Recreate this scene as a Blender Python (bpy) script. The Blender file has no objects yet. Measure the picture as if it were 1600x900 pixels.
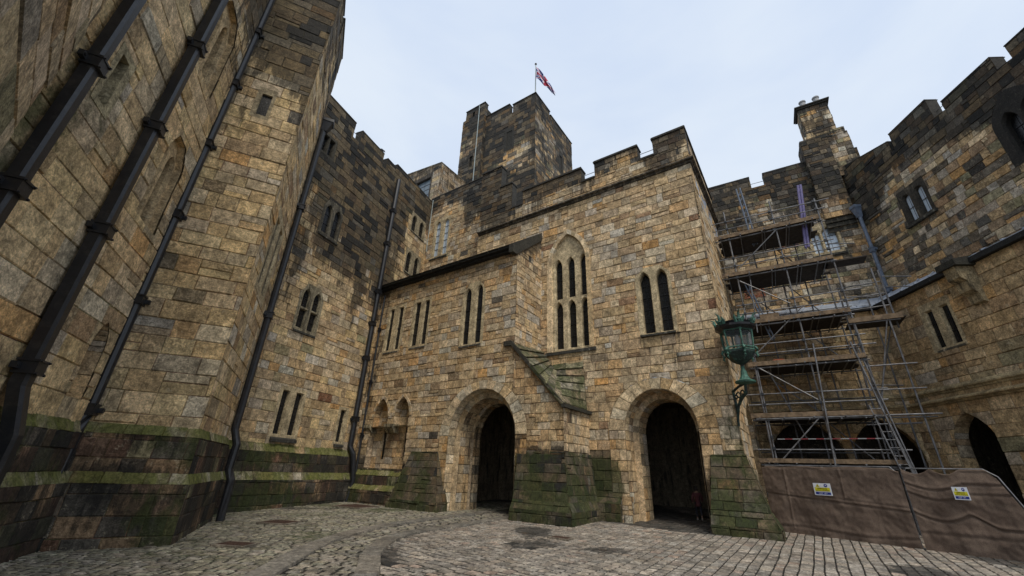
import bpy, math, random
import numpy as np
from mathutils import Vector, Matrix, noise
R = math.radians
scene = bpy.context.scene
COL = scene.collection
NZ = noise.noise

def v3(*a): return np.array(a, float)
def vn(x, y, z=0.0, sc=1.0): return NZ(Vector((x*sc, y*sc, z*sc)))
def sm(a, b, x):
    t = min(1.0, max(0.0, (x-a)/(b-a))) if b != a else float(x > a)
    return t*t*(3-2*t)

# ------------------------------------------------------------------ planes
class Pn:
    """wall plane: origin O, along U, up V, outward N"""
    def __init__(s, O, U, V, N): s.O, s.U, s.V, s.N = [np.array(q, float) for q in (O, U, V, N)]
    def W(s, a, b, d=0.0): return s.O+s.U*a+s.V*b+s.N*d
    def sh(s, d): return Pn(s.O+s.N*d, s.U, s.V, s.N)
def vert(o, az, n):
    a = R(az); e = v3(math.sin(a), math.cos(a), 0); nn = v3(e[1], -e[0], 0)
    if nn @ np.array([n[0], n[1], 0.0]) < 0: nn = -nn
    return Pn((o[0], o[1], 0), e, (0, 0, 1), nn)
def face4(p00, p10, p01, outward):
    p00, p10, p01 = [np.array(q, float) for q in (p00, p10, p01)]
    U = p10-p00; lu = np.linalg.norm(U); U = U/lu
    V = p01-p00; V = V-U*(V@U); lv = np.linalg.norm(V); V = V/lv
    N = np.cross(U, V)
    if N @ np.array(outward, float) < 0: N = -N
    return Pn(p00, U, V, N), lu, lv
AF = -54.8
F1 = vert((8.6706, 15.9115), AF, (-.58, -.82))
F2 = vert(F1.W(0, 0, 2.45)[:2], AF, F1.N)
Fp = vert(F1.O[:2], 35.2, (1, -.7))
WP = vert((-8.6044, 25.0994), 22.0, (1, -.4))
SP = F1.sh(-1.52)
TC = (-8.4475, 11.8929)
T1 = vert(TC, 65.3, (.42, -.9)); T2 = vert(TC, -23.3, (.92, .4))
LP = vert((-10.5279, 10.7159), -23.2, (.92, .4))
L0 = vert(LP.W(-6.15, 0)[:2], 131.0, (1, .5))
R1L = vert((12.7056, 21.6315), -58.4, (-.5, -.85)); R2L = vert((17.9132, 18.4277), 4.3, (-1, 0))
R1U = vert((13.8585, 23.2658), -58.4, (-.5, -.85)); R2U = vert((19.8493, 19.5802), 4.0, (-1, 0))
SC = vert((11.3433, 19.417), -58.4, (-.5, -.85))
def gz(x, y): return -0.15+0.015*(y-17)+0.01*x
GP = Pn((0, 0, gz(0, 0)), (1, 0, .01), (0, 1, .015), (-.01, -.015, 1))

# ------------------------------------------------------------------ polygons
def area(p): return 0.5*sum(p[i][0]*p[(i+1) % len(p)][1]-p[(i+1) % len(p)][0]*p[i][1] for i in range(len(p)))
def ccw(p): return list(p) if area(p) > 0 else list(reversed(p))
def clip(poly, a, b, c, keep_in=True):
    """keep a*s+b*z<=c (or >=)"""
    sg = 1 if keep_in else -1
    out = []; n = len(poly)
    for i in range(n):
        P, Q = poly[i], poly[(i+1) % n]
        dp = sg*(a*P[0]+b*P[1]-c); dq = sg*(a*Q[0]+b*Q[1]-c)
        if dp <= 0: out.append(P)
        if (dp < 0 < dq) or (dq < 0 < dp):
            t = dp/(dp-dq); out.append(tuple(P[k]+(Q[k]-P[k])*t for k in range(len(P))))
    return out
def hps(poly):
    poly = ccw(poly); r = []
    for i in range(len(poly)):
        x0, y0 = poly[i][:2]; x1, y1 = poly[(i+1) % len(poly)][:2]
        a, b = (y1-y0), -(x1-x0); r.append((a, b, a*x0+b*y0))
    return r
def bb(p): return min(q[0] for q in p), max(q[0] for q in p), min(q[1] for q in p), max(q[1] for q in p)
class Hole:
    def __init__(s, poly): s.poly = ccw(poly); s.h = hps(poly); s.b = bb(poly)
def subtract(polys, hole):
    out = []
    for p in polys:
        b = bb(p); hb = hole.b
        if b[1] <= hb[0] or b[0] >= hb[1] or b[3] <= hb[2] or b[2] >= hb[3]: out.append(p); continue
        cur = p
        for (a, bb_, c) in hole.h:
            o = clip(cur, a, bb_, c, False)
            if len(o) > 2 and abs(area(o)) > 1e-5: out.append(o)
            cur = clip(cur, a, bb_, c, True)
            if len(cur) < 3: break
    return out
def intersect(poly, reg):
    b = bb(poly); hb = reg.b
    if b[1] <= hb[0] or b[0] >= hb[1] or b[3] <= hb[2] or b[2] >= hb[3]: return None
    cur = poly
    for (a, bb_, c) in reg.h:
        cur = clip(cur, a, bb_, c, True)
        if len(cur) < 3: return None
    return cur if abs(area(cur)) > 1e-5 else None
def rect(s0, s1, z0, z1): return [(s0, z0), (s1, z0), (s1, z1), (s0, z1)]
def lancet(s0, s1, z0, z1, rise=None, n=6):
    """pointed light, convex"""
    w = s1-s0; rise = rise or w*0.87; zs = z1-rise; pts = [(s0, z0), (s1, z0)]
    for i in range(n+1):
        a = R(60*i/n); pts.append((s0+w*math.cos(a), zs+rise*math.sin(a)/0.866))
    for i in range(n-1, -1, -1):
        a = R(60*i/n); pts.append((s1-w*math.cos(a), zs+rise*math.sin(a)/0.866))
    return pts
def roundtop(s0, s1, z0, z1, rise=None, n=14):
    w = (s1-s0)/2; c = (s0+s1)/2; rise = rise or w; pts = [(s0, z0), (s1, z0)]
    for i in range(n+1):
        a = math.pi*i/n; pts.append((c+w*math.cos(a), z1-rise+rise*math.sin(a)))
    return pts
def grow(poly, g, gb=None):
    """scale a convex outline outward by about g"""
    b = bb(poly); cx, cy = (b[0]+b[1])/2, (b[2]+b[3])/2; w, h = (b[1]-b[0])/2, (b[3]-b[2])/2
    return [(cx+(q[0]-cx)*(1+g/w), cy+(q[1]-cy)*(1+g/h)) for q in poly]

# ------------------------------------------------------------------ mesh builder
class MB:
    def __init__(s): s.v = []; s.f = []; s.c = []; s.w = []; s.n = 0
    def face(s, pts, col=(.3, .25, .18), wx=(0, 0, .5)):
        k = len(pts); s.v.extend([tuple(p) for p in pts]); s.f.append(tuple(range(s.n, s.n+k))); s.n += k
        s.c.extend([col]*k)
        if isinstance(wx, list): s.w.extend(wx)
        else: s.w.extend([wx]*k)
    def box(s, pn, a0, a1, b0, b1, d0, d1, col=(.3, .25, .18), wx=(0, 0, .5)):
        P = [[[pn.W(a, b, d) for d in (d0, d1)] for b in (b0, b1)] for a in (a0, a1)]
        q = lambda i, j, k: P[i][j][k]
        for F in ((q(0,0,0), q(1,0,0), q(1,1,0), q(0,1,0)), (q(0,0,1), q(1,0,1), q(1,1,1), q(0,1,1)),
                  (q(0,0,0), q(0,1,0), q(0,1,1), q(0,0,1)), (q(1,0,0), q(1,1,0), q(1,1,1), q(1,0,1)),
                  (q(0,0,0), q(1,0,0), q(1,0,1), q(0,0,1)), (q(0,1,0), q(1,1,0), q(1,1,1), q(0,1,1))):
            s.face(F, col, wx)
    def prism(s, pn, poly, d0, d1, col=(.3, .25, .18), wx=(0, 0, .5), back=True, front=True):
        if front: s.face([pn.W(a, b, d1) for a, b in poly], col, wx)
        if back: s.face([pn.W(a, b, d0) for a, b in poly], col, wx)
        for i in range(len(poly)):
            p, q = poly[i], poly[(i+1) % len(poly)]
            s.face([pn.W(p[0], p[1], d0), pn.W(q[0], q[1], d0), pn.W(q[0], q[1], d1), pn.W(p[0], p[1], d1)], col, wx)
    def tube(s, pts, r, n=8, col=(.3, .3, .3), cap=True, r2=None):
        pts = [np.array(p, float) for p in pts]; rings = []
        for i, p in enumerate(pts):
            t = pts[min(i+1, len(pts)-1)]-pts[max(i-1, 0)]; t = t/np.linalg.norm(t)
            a = np.cross(t, (0, 0, 1)); 
            if np.linalg.norm(a) < .05: a = np.cross(t, (1, 0, 0))
            a /= np.linalg.norm(a); b = np.cross(t, a)
            rr = r if r2 is None else r+(r2-r)*i/(len(pts)-1)
            if isinstance(r, (list, tuple)): rr = r[i]
            rings.append([p+(a*math.cos(2*math.pi*k/n)+b*math.sin(2*math.pi*k/n))*rr for k in range(n)])
        for i in range(len(rings)-1):
            for k in range(n):
                s.face([rings[i][k], rings[i][(k+1) % n], rings[i+1][(k+1) % n], rings[i+1][k]], col)
        if cap: s.face(rings[0], col); s.face(rings[-1], col)
    def lathe(s, c, prof, n=6, rot=0, col=(.3, .3, .3), ax=1.0):
        c = np.array(c, float); rings = []
        for (rr, z) in prof: rings.append([c+v3(rr*math.cos(rot+2*math.pi*k/n), rr*math.sin(rot+2*math.pi*k/n), z) for k in range(n)])
        for i in range(len(rings)-1):
            for k in range(n): s.face([rings[i][k], rings[i][(k+1) % n], rings[i+1][(k+1) % n], rings[i+1][k]], col)
    def build(s, name, mat, parent=None, merge=False, smooth=False):
        me = bpy.data.meshes.new(name); me.from_pydata(s.v, [], s.f)
        for nm, dat in (('Col', s.c), ('Wx', s.w)):
            at = me.color_attributes.new(nm, 'FLOAT_COLOR', 'CORNER')
            arr = np.ones((len(dat), 4), np.float32); arr[:, :3] = np.array(dat, np.float32)[:, :3]
            at.data.foreach_set('color', arr.ravel())
        me.materials.append(mat); me.update()
        if smooth:
            import bmesh
            bm = bmesh.new(); bm.from_mesh(me); bmesh.ops.remove_doubles(bm, verts=bm.verts, dist=1e-4); 
            bmesh.ops.recalc_face_normals(bm, faces=bm.faces)
            for f in bm.faces: f.smooth = True
            bm.to_mesh(me); bm.free()
        o = bpy.data.objects.new(name, me); COL.objects.link(o)
        if parent is not None:
            o.parent = parent; o.matrix_parent_inverse = parent.matrix_world.inverted() if parent.type != 'EMPTY' else Matrix.Translation(-parent.location)
        return o
def thing(name, label, cat, loc=(0, 0, 0), group=None):
    o = bpy.data.objects.new(name, None); COL.objects.link(o); o.location = Vector([float(q) for q in loc])
    o['label'] = label; o['category'] = cat; o.empty_display_size = .3
    if group: o['group'] = group
    return o
def tag(o, label, cat, group=None):
    o['label'] = label; o['category'] = cat
    if group: o['group'] = group
    return o

# ------------------------------------------------------------------ materials
def newmat(name):
    m = bpy.data.materials.new(name); m.use_nodes = True; nt = m.node_tree
    return m, nt, nt.nodes['Principled BSDF'], nt.nodes, nt.links
def mathn(nt, op, a, b=None, clamp=False):
    n = nt.nodes.new('ShaderNodeMath'); n.operation = op; n.use_clamp = clamp
    for i, q in enumerate((a, b)):
        if q is None: continue
        if isinstance(q, (int, float)): n.inputs[i].default_value = q
        else: nt.links.new(q, n.inputs[i])
    return n.outputs[0]
def noisen(nt, vec, scale, detail=4, rough=.6, dist=0):
    n = nt.nodes.new('ShaderNodeTexNoise'); n.inputs['Scale'].default_value = scale; n.inputs['Detail'].default_value = detail
    n.inputs['Roughness'].default_value = rough; n.inputs['Distortion'].default_value = dist
    nt.links.new(vec, n.inputs['Vector']); return n.outputs[0]
def mapn(nt, vec, sc):
    n = nt.nodes.new('ShaderNodeMapping'); n.inputs['Scale'].default_value = sc; nt.links.new(vec, n.inputs['Vector']); return n.outputs[0]
def mixc(nt, f, a, b, typ='MIX'):
    n = nt.nodes.new('ShaderNodeMix'); n.data_type = 'RGBA'; n.blend_type = typ
    for i, q in ((0, f), (6, a), (7, b)):
        if isinstance(q, (int, float)): n.inputs[i].default_value = q
        elif isinstance(q, tuple): n.inputs[i].default_value = (*q, 1)
        else: nt.links.new(q, n.inputs[i])
    return n.outputs[2]
def rampn(nt, f, a, b, lo=0.0, hi=1.0):
    n = nt.nodes.new('ShaderNodeMapRange'); n.interpolation_type = 'SMOOTHSTEP'
    nt.links.new(f, n.inputs[0]); n.inputs[1].default_value = a; n.inputs[2].default_value = b
    n.inputs[3].default_value = lo; n.inputs[4].default_value = hi; return n.outputs[0]
def vmul(nt, col, f):
    n = nt.nodes.new('ShaderNodeVectorMath'); n.operation = 'SCALE'; nt.links.new(col, n.inputs[0])
    if isinstance(f, (int, float)): n.inputs['Scale'].default_value = f
    else: nt.links.new(f, n.inputs['Scale'])
    return n.outputs[0]
def bumpn(nt, bs, h, strength, dist):
    n = nt.nodes.new('ShaderNodeBump'); n.inputs['Strength'].default_value = strength; n.inputs['Distance'].default_value = dist
    nt.links.new(h, n.inputs['Height']); nt.links.new(n.outputs[0], bs.inputs['Normal'])
def stone_mat(name, rough=.9, bump=.9, green=(.036, .046, .014), spec=.25):
    m, nt, bs, N, Lk = newmat(name)
    tc = N.new('ShaderNodeTexCoord').outputs['Object']
    co = N.new('ShaderNodeAttribute'); co.attribute_name = 'Col'
    wx = N.new('ShaderNodeAttribute'); wx.attribute_name = 'Wx'
    sp = N.new('ShaderNodeSeparateColor'); Lk.new(wx.outputs['Color'], sp.inputs[0])
    big = noisen(nt, tc, 2.6, 7, .68, .3); fine = noisen(nt, tc, 22, 4, .7); pit = noisen(nt, tc, 9, 6, .75, .6)
    streak = noisen(nt, mapn(nt, tc, (3.2, 3.2, .45)), 1.6, 5, .65, .4)
    mid = noisen(nt, tc, 7.5, 5, .7, .8)
    f = mathn(nt, 'MULTIPLY', mathn(nt, 'MULTIPLY', rampn(nt, big, .28, .72, .58, 1.42), rampn(nt, mid, .3, .7, .62, 1.38)), rampn(nt, fine, .25, .75, .66, 1.34))
    c = vmul(nt, co.outputs['Color'], f)
    # small chips and lichen
    pit2 = mathn(nt, 'ADD', pit, mathn(nt, 'MULTIPLY', mathn(nt, 'MAXIMUM', mathn(nt, 'SUBTRACT', sp.outputs[2], .68), 0.0), .36))
    c = mixc(nt, rampn(nt, pit2, .57, .66, 0, .66), c, vmul(nt, co.outputs['Color'], .36))
    c = mixc(nt, rampn(nt, noisen(nt, tc, 5.5, 6, .8), .57, .66, 0, .5), c, (.56, .49, .34))
    soot = mathn(nt, 'ADD', mathn(nt, 'MULTIPLY', sp.outputs[0], 1.35), mathn(nt, 'MULTIPLY', mathn(nt, 'SUBTRACT', mathn(nt, 'ADD', mathn(nt, 'MULTIPLY', streak, .6), mathn(nt, 'MULTIPLY', big, .4)), .5), 2.2))
    sd = vmul(nt, c, .17)
    ad = N.new('ShaderNodeVectorMath'); ad.operation = 'ADD'; Lk.new(sd, ad.inputs[0]); ad.inputs[1].default_value = (.013, .013, .012)
    c = mixc(nt, rampn(nt, soot, .38, .66, 0, .95), c, ad.outputs[0])
    gm = mathn(nt, 'ADD', mathn(nt, 'MULTIPLY', sp.outputs[1], 1.4), mathn(nt, 'MULTIPLY', mathn(nt, 'SUBTRACT', noisen(nt, mapn(nt, tc, (1, 1, .6)), 2.2, 6, .7, .5), .5), 2.0))
    gcol = vmul(nt, mixc(nt, fine, tuple(q*.5 for q in green), tuple(min(1, q*1.7) for q in green)), rampn(nt, mid, .3, .7, .55, 1.4))
    c = mixc(nt, rampn(nt, gm, .45, .95, 0, .80), c, gcol)
    Lk.new(c, bs.inputs['Base Color']); bs.inputs['Roughness'].default_value = rough
    bs.inputs['Specular IOR Level'].default_value = spec
    h = mathn(nt, 'ADD', mathn(nt, 'MULTIPLY', pit, .9), mathn(nt, 'MULTIPLY', fine, .35))
    bumpn(nt, bs, h, bump, .045)
    return m
def flat_mat(name, col, rough=.6, metal=0, var=.25, scale=6, bump=.15, bd=.01, spec=.4, dirt=None, streak=False):
    m, nt, bs, N, Lk = newmat(name); tc = N.new('ShaderNodeTexCoord').outputs['Object']
    n = noisen(nt, mapn(nt, tc, (1, 1, .3)) if streak else tc, scale, 6, .65)
    at = N.new('ShaderNodeRGB'); at.outputs[0].default_value = (*col, 1)
    c = vmul(nt, at.outputs[0], rampn(nt, n, .25, .75, 1-var, 1+var))
    if dirt: c = mixc(nt, rampn(nt, noisen(nt, tc, scale*.6, 6, .7), .5, .68, 0, .85), c, dirt)
    Lk.new(c, bs.inputs['Base Color']); bs.inputs['Roughness'].default_value = rough; bs.inputs['Metallic'].default_value = metal
    bs.inputs['Specular IOR Level'].default_value = spec
    if bump: bumpn(nt, bs, noisen(nt, tc, scale*5, 4, .6), bump, bd)
    return m
def attr_mat(name, rough=.7, var=.15, scale=12, spec=.3):
    m, nt, bs, N, Lk = newmat(name); tc = N.new('ShaderNodeTexCoord').outputs['Object']
    at = N.new('ShaderNodeAttribute'); at.attribute_name = 'Col'
    c = vmul(nt, at.outputs['Color'], rampn(nt, noisen(nt, tc, scale, 5, .6), .3, .7, 1-var, 1+var))
    Lk.new(c, bs.inputs['Base Color']); bs.inputs['Roughness'].default_value = rough; bs.inputs['Specular IOR Level'].default_value = spec
    return m
M = {}
M['stone'] = stone_mat('sandstone')
M['sett'] = stone_mat('cobble', rough=.62, bump=.5, green=(.045, .055, .02), spec=.4)
M['moss'] = stone_mat('mossy_slab', rough=.95, bump=.9, green=(.105, .115, .024))
M['iron'] = flat_mat('black_iron', (.014, .015, .018), .38, 0, .3, 8, .3, .01, .5, dirt=(.035, .033, .032))
M['lead'] = flat_mat('lead_sheet', (.36, .41, .49), .42, .1, .25, 3, .3, .01, .5, dirt=(.08, .09, .10), streak=True)
M['bronze'] = flat_mat('dark_bronze', (.022, .034, .030), .6, .2, .5, 14, .6, .01, .4, dirt=(.06, .14, .105))
M['copper'] = flat_mat('verdigris', (.06, .145, .108), .7, .1, .5, 9, .6, .01, .4, dirt=(.014, .022, .02))
M['glass'] = flat_mat('dark_leaded_glass', (.012, .013, .014), .25, 0, .6, 9, .3, .01, .45)
M['paleglass'] = flat_mat('painted_sky_glass', (.50, .58, .66), .25, 0, .1, 5, 0, .01, .5)  # reflected sky and white blinds painted in as one pale base colour
M['greyglass'] = flat_mat('grey_glass', (.12, .15, .17), .2, 0, .3, 5, 0, .01, .5)
M['tube'] = flat_mat('galvanised_tube', (.17, .17, .175), .5, .35, .45, 4, .1, .005, .5, dirt=(.07, .06, .05))
M['wood'] = flat_mat('weathered_board', (.19, .135, .085), .85, 0, .45, 5, .4, .01, .2, dirt=(.07, .055, .045))
M['darkwood'] = flat_mat('dark_timber', (.06, .05, .042), .85, 0, .35, 6, .4, .01, .2)
M['hess'] = None
M['purple'] = flat_mat('purple_paint', (.15, .13, .27), .5, 0, .2, 6, .1)
M['bluegrey'] = flat_mat('blue_grey_paint', (.13, .16, .21), .5, 0, .25, 6, .1)
M['orange'] = flat_mat('orange_brick', (.42, .11, .045), .8, 0, .3, 14, .3)
M['paint'] = attr_mat('attribute_paint', .55, .08)
M['cloth'] = attr_mat('cloth', .85, .15)
M['rust'] = flat_mat('rusty_cover', (.085, .05, .036), .8, .2, .45, 12, .8, .01, .3)
M['steel'] = flat_mat('weathered_metal_strip', (.36, .40, .38), .5, .2, .2, 6, .1)
M['slate'] = stone_mat('roof_slab', rough=.85, bump=.6, green=(.030, .036, .014))
M['clay'] = flat_mat('chimney_pot', (.30, .30, .30), .7, 0, .2, 8)
m, nt, bs, N, Lk = newmat('hessian')
tc = N.new('ShaderNodeTexCoord').outputs['Object']
n1 = noisen(nt, tc, 2.0, 6, .65); n2 = noisen(nt, tc, 60, 2, .6)
c = mixc(nt, rampn(nt, n1, .3, .7), (.125, .089, .068), (.205, .152, .116)); c = mixc(nt, rampn(nt, n2, .3, .7, 0, .5), c, (.06, .045, .035))
Lk.new(c, bs.inputs['Base Color']); bs.inputs['Roughness'].default_value = .95; bs.inputs['Specular IOR Level'].default_value = .1
bumpn(nt, bs, mathn(nt, 'ADD', n2, mathn(nt, 'MULTIPLY', n1, 2.0)), .6, .012); M['hess'] = m

# ------------------------------------------------------------------ masonry
PAL = dict(tan=(.50, .352, .182), cream=(.60, .465, .29), grey=(.40, .35, .28), orange=(.52, .30, .115), brown=(.28, .185, .105), silver=(.49, .44, .355), buff=(.61, .44, .215),
           dark=(.105, .093, .075), red=(.20, .085, .045), pale=(.55, .49, .37), coal=(.05, .047, .042), redb=(.20, .115, .075), brick=(.42, .15, .08), olive=(.25, .23, .13))
BLEND = {}
def pick(rng, weights):
    key = tuple(sorted(weights.items()))
    if key not in BLEND:
        tw = sum(weights.values()); BLEND[key] = [sum(PAL[k][i]*w for k, w in weights.items())/tw for i in range(3)]
    mean = BLEND[key]; keep = .34+.66*rng.random()**2.2
    if 'coal' in weights: keep = .6+.4*rng.random()
    t = rng.random()*sum(weights.values())
    for k, w in weights.items():
        t -= w
        if t <= 0: break
    c = [mean[i]*(1-keep)+PAL[k][i]*keep for i in range(3)]; f = .80+.38*rng.random(); h = (rng.random()-.5)*.08
    return tuple(max(.01, q*f*(1+h*(1 if i == 0 else -1 if i == 2 else 0))) for i, q in enumerate(c))
FRONT = dict(tan=5, cream=3.0, grey=1.1, orange=1.7, brown=1.3, pale=.9, dark=.3, red=.14, silver=1.0)
OLD = dict(tan=4.6, cream=2.4, grey=1.6, orange=1.3, brown=1.6, pale=.8, dark=.4, red=.08, olive=.4, silver=.7)
ROUGH = dict(tan=2.2, cream=1.2, grey=2.4, orange=.9, brown=2.8, pale=.5, dark=2.8, coal=1.0, olive=1.2)
KEEP = dict(tan=2.6, cream=1.2, grey=1.2, orange=1.5, brown=2.2, dark=3.4, coal=2.8, olive=.8)
MORT = (.21, .155, .09)
def emit(mb, pn, q, rng, col, wxf, holes, region, m=.0075, md=.012, ch=.016, h=None, mort=MORT, tl=.018, ke=1.0):
    """one stone: q = four corners (s,z) in order"""
    q = [tuple(p) for p in q]
    L1 = math.dist(q[0], q[1]); L2 = math.dist(q[1], q[2])
    if L1 < .03 or L2 < .03: return
    h = ((rng.random()**2)*.030-(.008 if rng.random() < .15 else 0)) if h is None else h
    def inset(t):
        fu, fv = min(.45, t*ke/L1), min(.45, t/L2)
        def at(u, v): return tuple((1-u)*(1-v)*q[0][k]+u*(1-v)*q[1][k]+u*v*q[2][k]+(1-u)*v*q[3][k] for k in (0, 1))
        return [at(fu, fv), at(1-fu, fv), at(1-fu, 1-fv), at(fu, 1-fv)]
    i1, i2 = inset(m), inset(m+ch*(.7+.8*rng.random()))
    t = [(rng.random()-.5)*tl for _ in range(4)]; mort = tuple(x*(.75+.5*rng.random()) for x in mort)
    q3 = [(p[0], p[1], -md) for p in q]; a3 = [(p[0], p[1], -md) for p in i1]; b3 = [(p[0], p[1], h+tt) for p, tt in zip(i2, t)]
    fs = [(b3, col)]
    for i in range(4):
        j = (i+1) % 4; fs.append(([q3[i], q3[j], a3[j], a3[i]], mort)); fs.append(([a3[i], a3[j], b3[j], b3[i]], tuple(x*.9 for x in col)))
    r = rng.random()
    whole = False
    if region is None: regs = [None]
    else:
        b = bb(q); regs = []
        for rg in region:
            if b[0] > rg.b[1] or b[1] < rg.b[0] or b[2] > rg.b[3] or b[3] < rg.b[2]: continue
            if all(a*p[0]+bb_*p[1]-c <= 1e-9 for p in q for (a, bb_, c) in rg.h): regs = [None]; break
            regs.append(rg)
    b = bb(q); hs = [H for H in holes if not (b[0] > H.b[1] or b[1] < H.b[0] or b[2] > H.b[3] or b[3] < H.b[2])]
    wc = {}
    for rg in regs:
        for f, cc in fs:
            p = f if rg is None else intersect(f, rg)
            if p is None: continue
            ps = [p]
            for H in hs: ps = subtract(ps, H)
            for p in ps:
                w = []
                for x in p:
                    k = (round(x[0], 1), round(x[1], 1))
                    if k not in wc: wc[k] = wxf(x[0], x[1])
                    w.append((wc[k][0], wc[k][1], r))
                mb.face([pn.W(*x) for x in p], cc, w)
def masonry(mb, pn, regs, holes, wxf, pal, seed, rh=(.32, .48), wd=(.42, .85), m=.0075, md=.012, mort=MORT, split=.1, wob=.028, palf=None, z0=None, filt=None, hh=None, ch=.016, tl=.018, back=True, ke=1.0):
    rng = random.Random(seed); region = [Hole(r) for r in regs]; holes = [h if isinstance(h, Hole) else Hole(h) for h in holes]
    S0 = min(r.b[0] for r in region); S1 = max(r.b[1] for r in region); Z0 = min(r.b[2] for r in region); Z1 = max(r.b[3] for r in region)
    if back:
        for rgn in region:
            ps = [[(p[0], p[1], -md-.02) for p in rgn.poly]]
            for H in holes: ps = subtract(ps, H)
            for p in ps: mb.face([pn.W(*x) for x in p], tuple(x*.8 for x in mort), (.3, .1, .5))
    z = Z0-rng.random()*.1 if z0 is None else z0
    def wb(s, zz): return zz+wob*vn(s*.6+seed, zz*3.1)+wob*.5*vn(s*2.1, zz*5+seed)
    while z < Z1:
        hrow = rng.uniform(*rh); z2 = z+hrow; s = S0-rng.random()*wd[1]; jl = 0
        while s < S1:
            w = rng.uniform(*wd)*(1.0 if rng.random() > .18 else .55); s2 = s+w
            if s2 > S0:
                j = (rng.random()-.5)*wob*1.6
                q = [(s, wb(s, z)), (s2, wb(s2, z)), (s2+j, wb(s2+j, z2)), (s+jl, wb(s+jl, z2))]; jl = j
                def one(qq):
                    cx = sum(p[0] for p in qq)/4; cz = sum(p[1] for p in qq)/4
                    if filt and not filt(cx, cz): return
                    cw = wxf(cx, cz)
                    pw = palf(cx, cz) if palf else pal
                    c = pick(rng, pw)
                    if cw[0] > .35 and rng.random() < (cw[0]-.3)*.4: c = pick(rng, dict(dark=2, coal=3, brown=.8))
                    emit(mb, pn, qq, rng, c, wxf, holes, region, m, md, mort=mort, h=None if hh is None else hh*rng.random(), ch=ch, tl=tl, ke=ke)
                if rng.random() < split and hrow > .3:
                    zm = wb(s, z+hrow*rng.uniform(.42, .58)); zm2 = zm
                    one([q[0], q[1], (q[1][0], zm2), (q[0][0], zm)]); one([(q[0][0], zm), (q[1][0], zm2), q[2], q[3]])
                else: one(q)
            s = s2
        z = z2
def plain(s, z): return (0, 0)
def arch_ring(mb, pn, c, w_in, zs, rise_in, w_out, rise_out, nv, rng, d=.02, col=None, pal=FRONT, wxf=plain, back=None):
    """round-arch voussoirs between the inner and outer ellipse, above zs"""
    for i in range(nv):
        a0, a1 = math.pi*i/nv, math.pi*(i+1)/nv
        q = [(c+w_in*math.cos(a0), zs+rise_in*math.sin(a0)), (c+w_out*math.cos(a0), zs+rise_out*math.sin(a0)),
             (c+w_out*math.cos(a1), zs+rise_out*math.sin(a1)), (c+w_in*math.cos(a1), zs+rise_in*math.sin(a1))]
        emit(mb, pn.sh(d), q, rng, pick(rng, pal), wxf, [], None, .006, .03, .012, 0)
def reveal(mb, pn, outline, d0, d1, wxf=plain, pal=FRONT, rng=None, shrink=0.0, skip_bottom=True, seg=.45):
    """soffit and jambs of an opening, stone by stone"""
    rng = rng or random.Random(3); o = ccw(outline); n = len(o); o2 = grow(o, -shrink) if shrink else o
    dl = d1-d0; nd = max(1, int(round(abs(dl)/seg)))
    zb = min(p[1] for p in o)
    # split long edges
    P = []; P2 = []
    for i in range(n):
        a, b = o[i], o[(i+1) % n]; a2, b2 = o2[i], o2[(i+1) % n]; L = math.dist(a, b); k = max(1, int(round(L/seg)))
        for j in range(k):
            t = j/k; P.append((a[0]+(b[0]-a[0])*t, a[1]+(b[1]-a[1])*t)); P2.append((a2[0]+(b2[0]-a2[0])*t, a2[1]+(b2[1]-a2[1])*t))
    n = len(P)
    for i in range(n):
        j = (i+1) % n
        if skip_bottom and abs(P[i][1]-zb) < 1e-3 and abs(P[j][1]-zb) < 1e-3: continue
        for k in range(nd):
            c = pick(rng, pal); t0, t1 = k/nd, (k+1)/nd
            def pt(A, B, t): return pn.W(A[0]+(B[0]-A[0])*t, A[1]+(B[1]-A[1])*t, d0+dl*t)
            w = wxf(P[i][0], P[i][1])
            F = [pt(P[i], P2[i], t0), pt(P[j], P2[j], t0), pt(P[j], P2[j], t1), pt(P[i], P2[i], t1)]
            cx, cz = (bb(o)[0]+bb(o)[1])/2, (bb(o)[2]+bb(o)[3])/2; cc = sum(F)/4; out = cc-pn.W(cx, cz, d0+dl*(t0+t1)/2); out = out/(np.linalg.norm(out)+1e-6)
            L1, L2 = np.linalg.norm(F[1]-F[0]), np.linalg.norm(F[2]-F[1]); fu, fv = min(.4, .014/max(L1, .03)), min(.4, .014/max(L2, .03))
            B = lambda u, v: F[0]*(1-u)*(1-v)+F[1]*u*(1-v)+F[2]*u*v+F[3]*(1-u)*v
            mb.face([q+out*.014 for q in F], tuple(x*.55 for x in MORT), (w[0], w[1], .5)); e = rng.random()*.012
            G = [B(fu, fv), B(1-fu, fv), B(1-fu, 1-fv), B(fu, 1-fv)]
            mb.face([q-out*e for q in G], c, (w[0], w[1], rng.random()))
            for a_ in range(4): mb.face([G[a_]-out*e, G[(a_+1) % 4]-out*e, G[(a_+1) % 4]+out*.014, G[a_]+out*.014], tuple(x*.8 for x in c), (w[0], w[1], .5))
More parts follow.
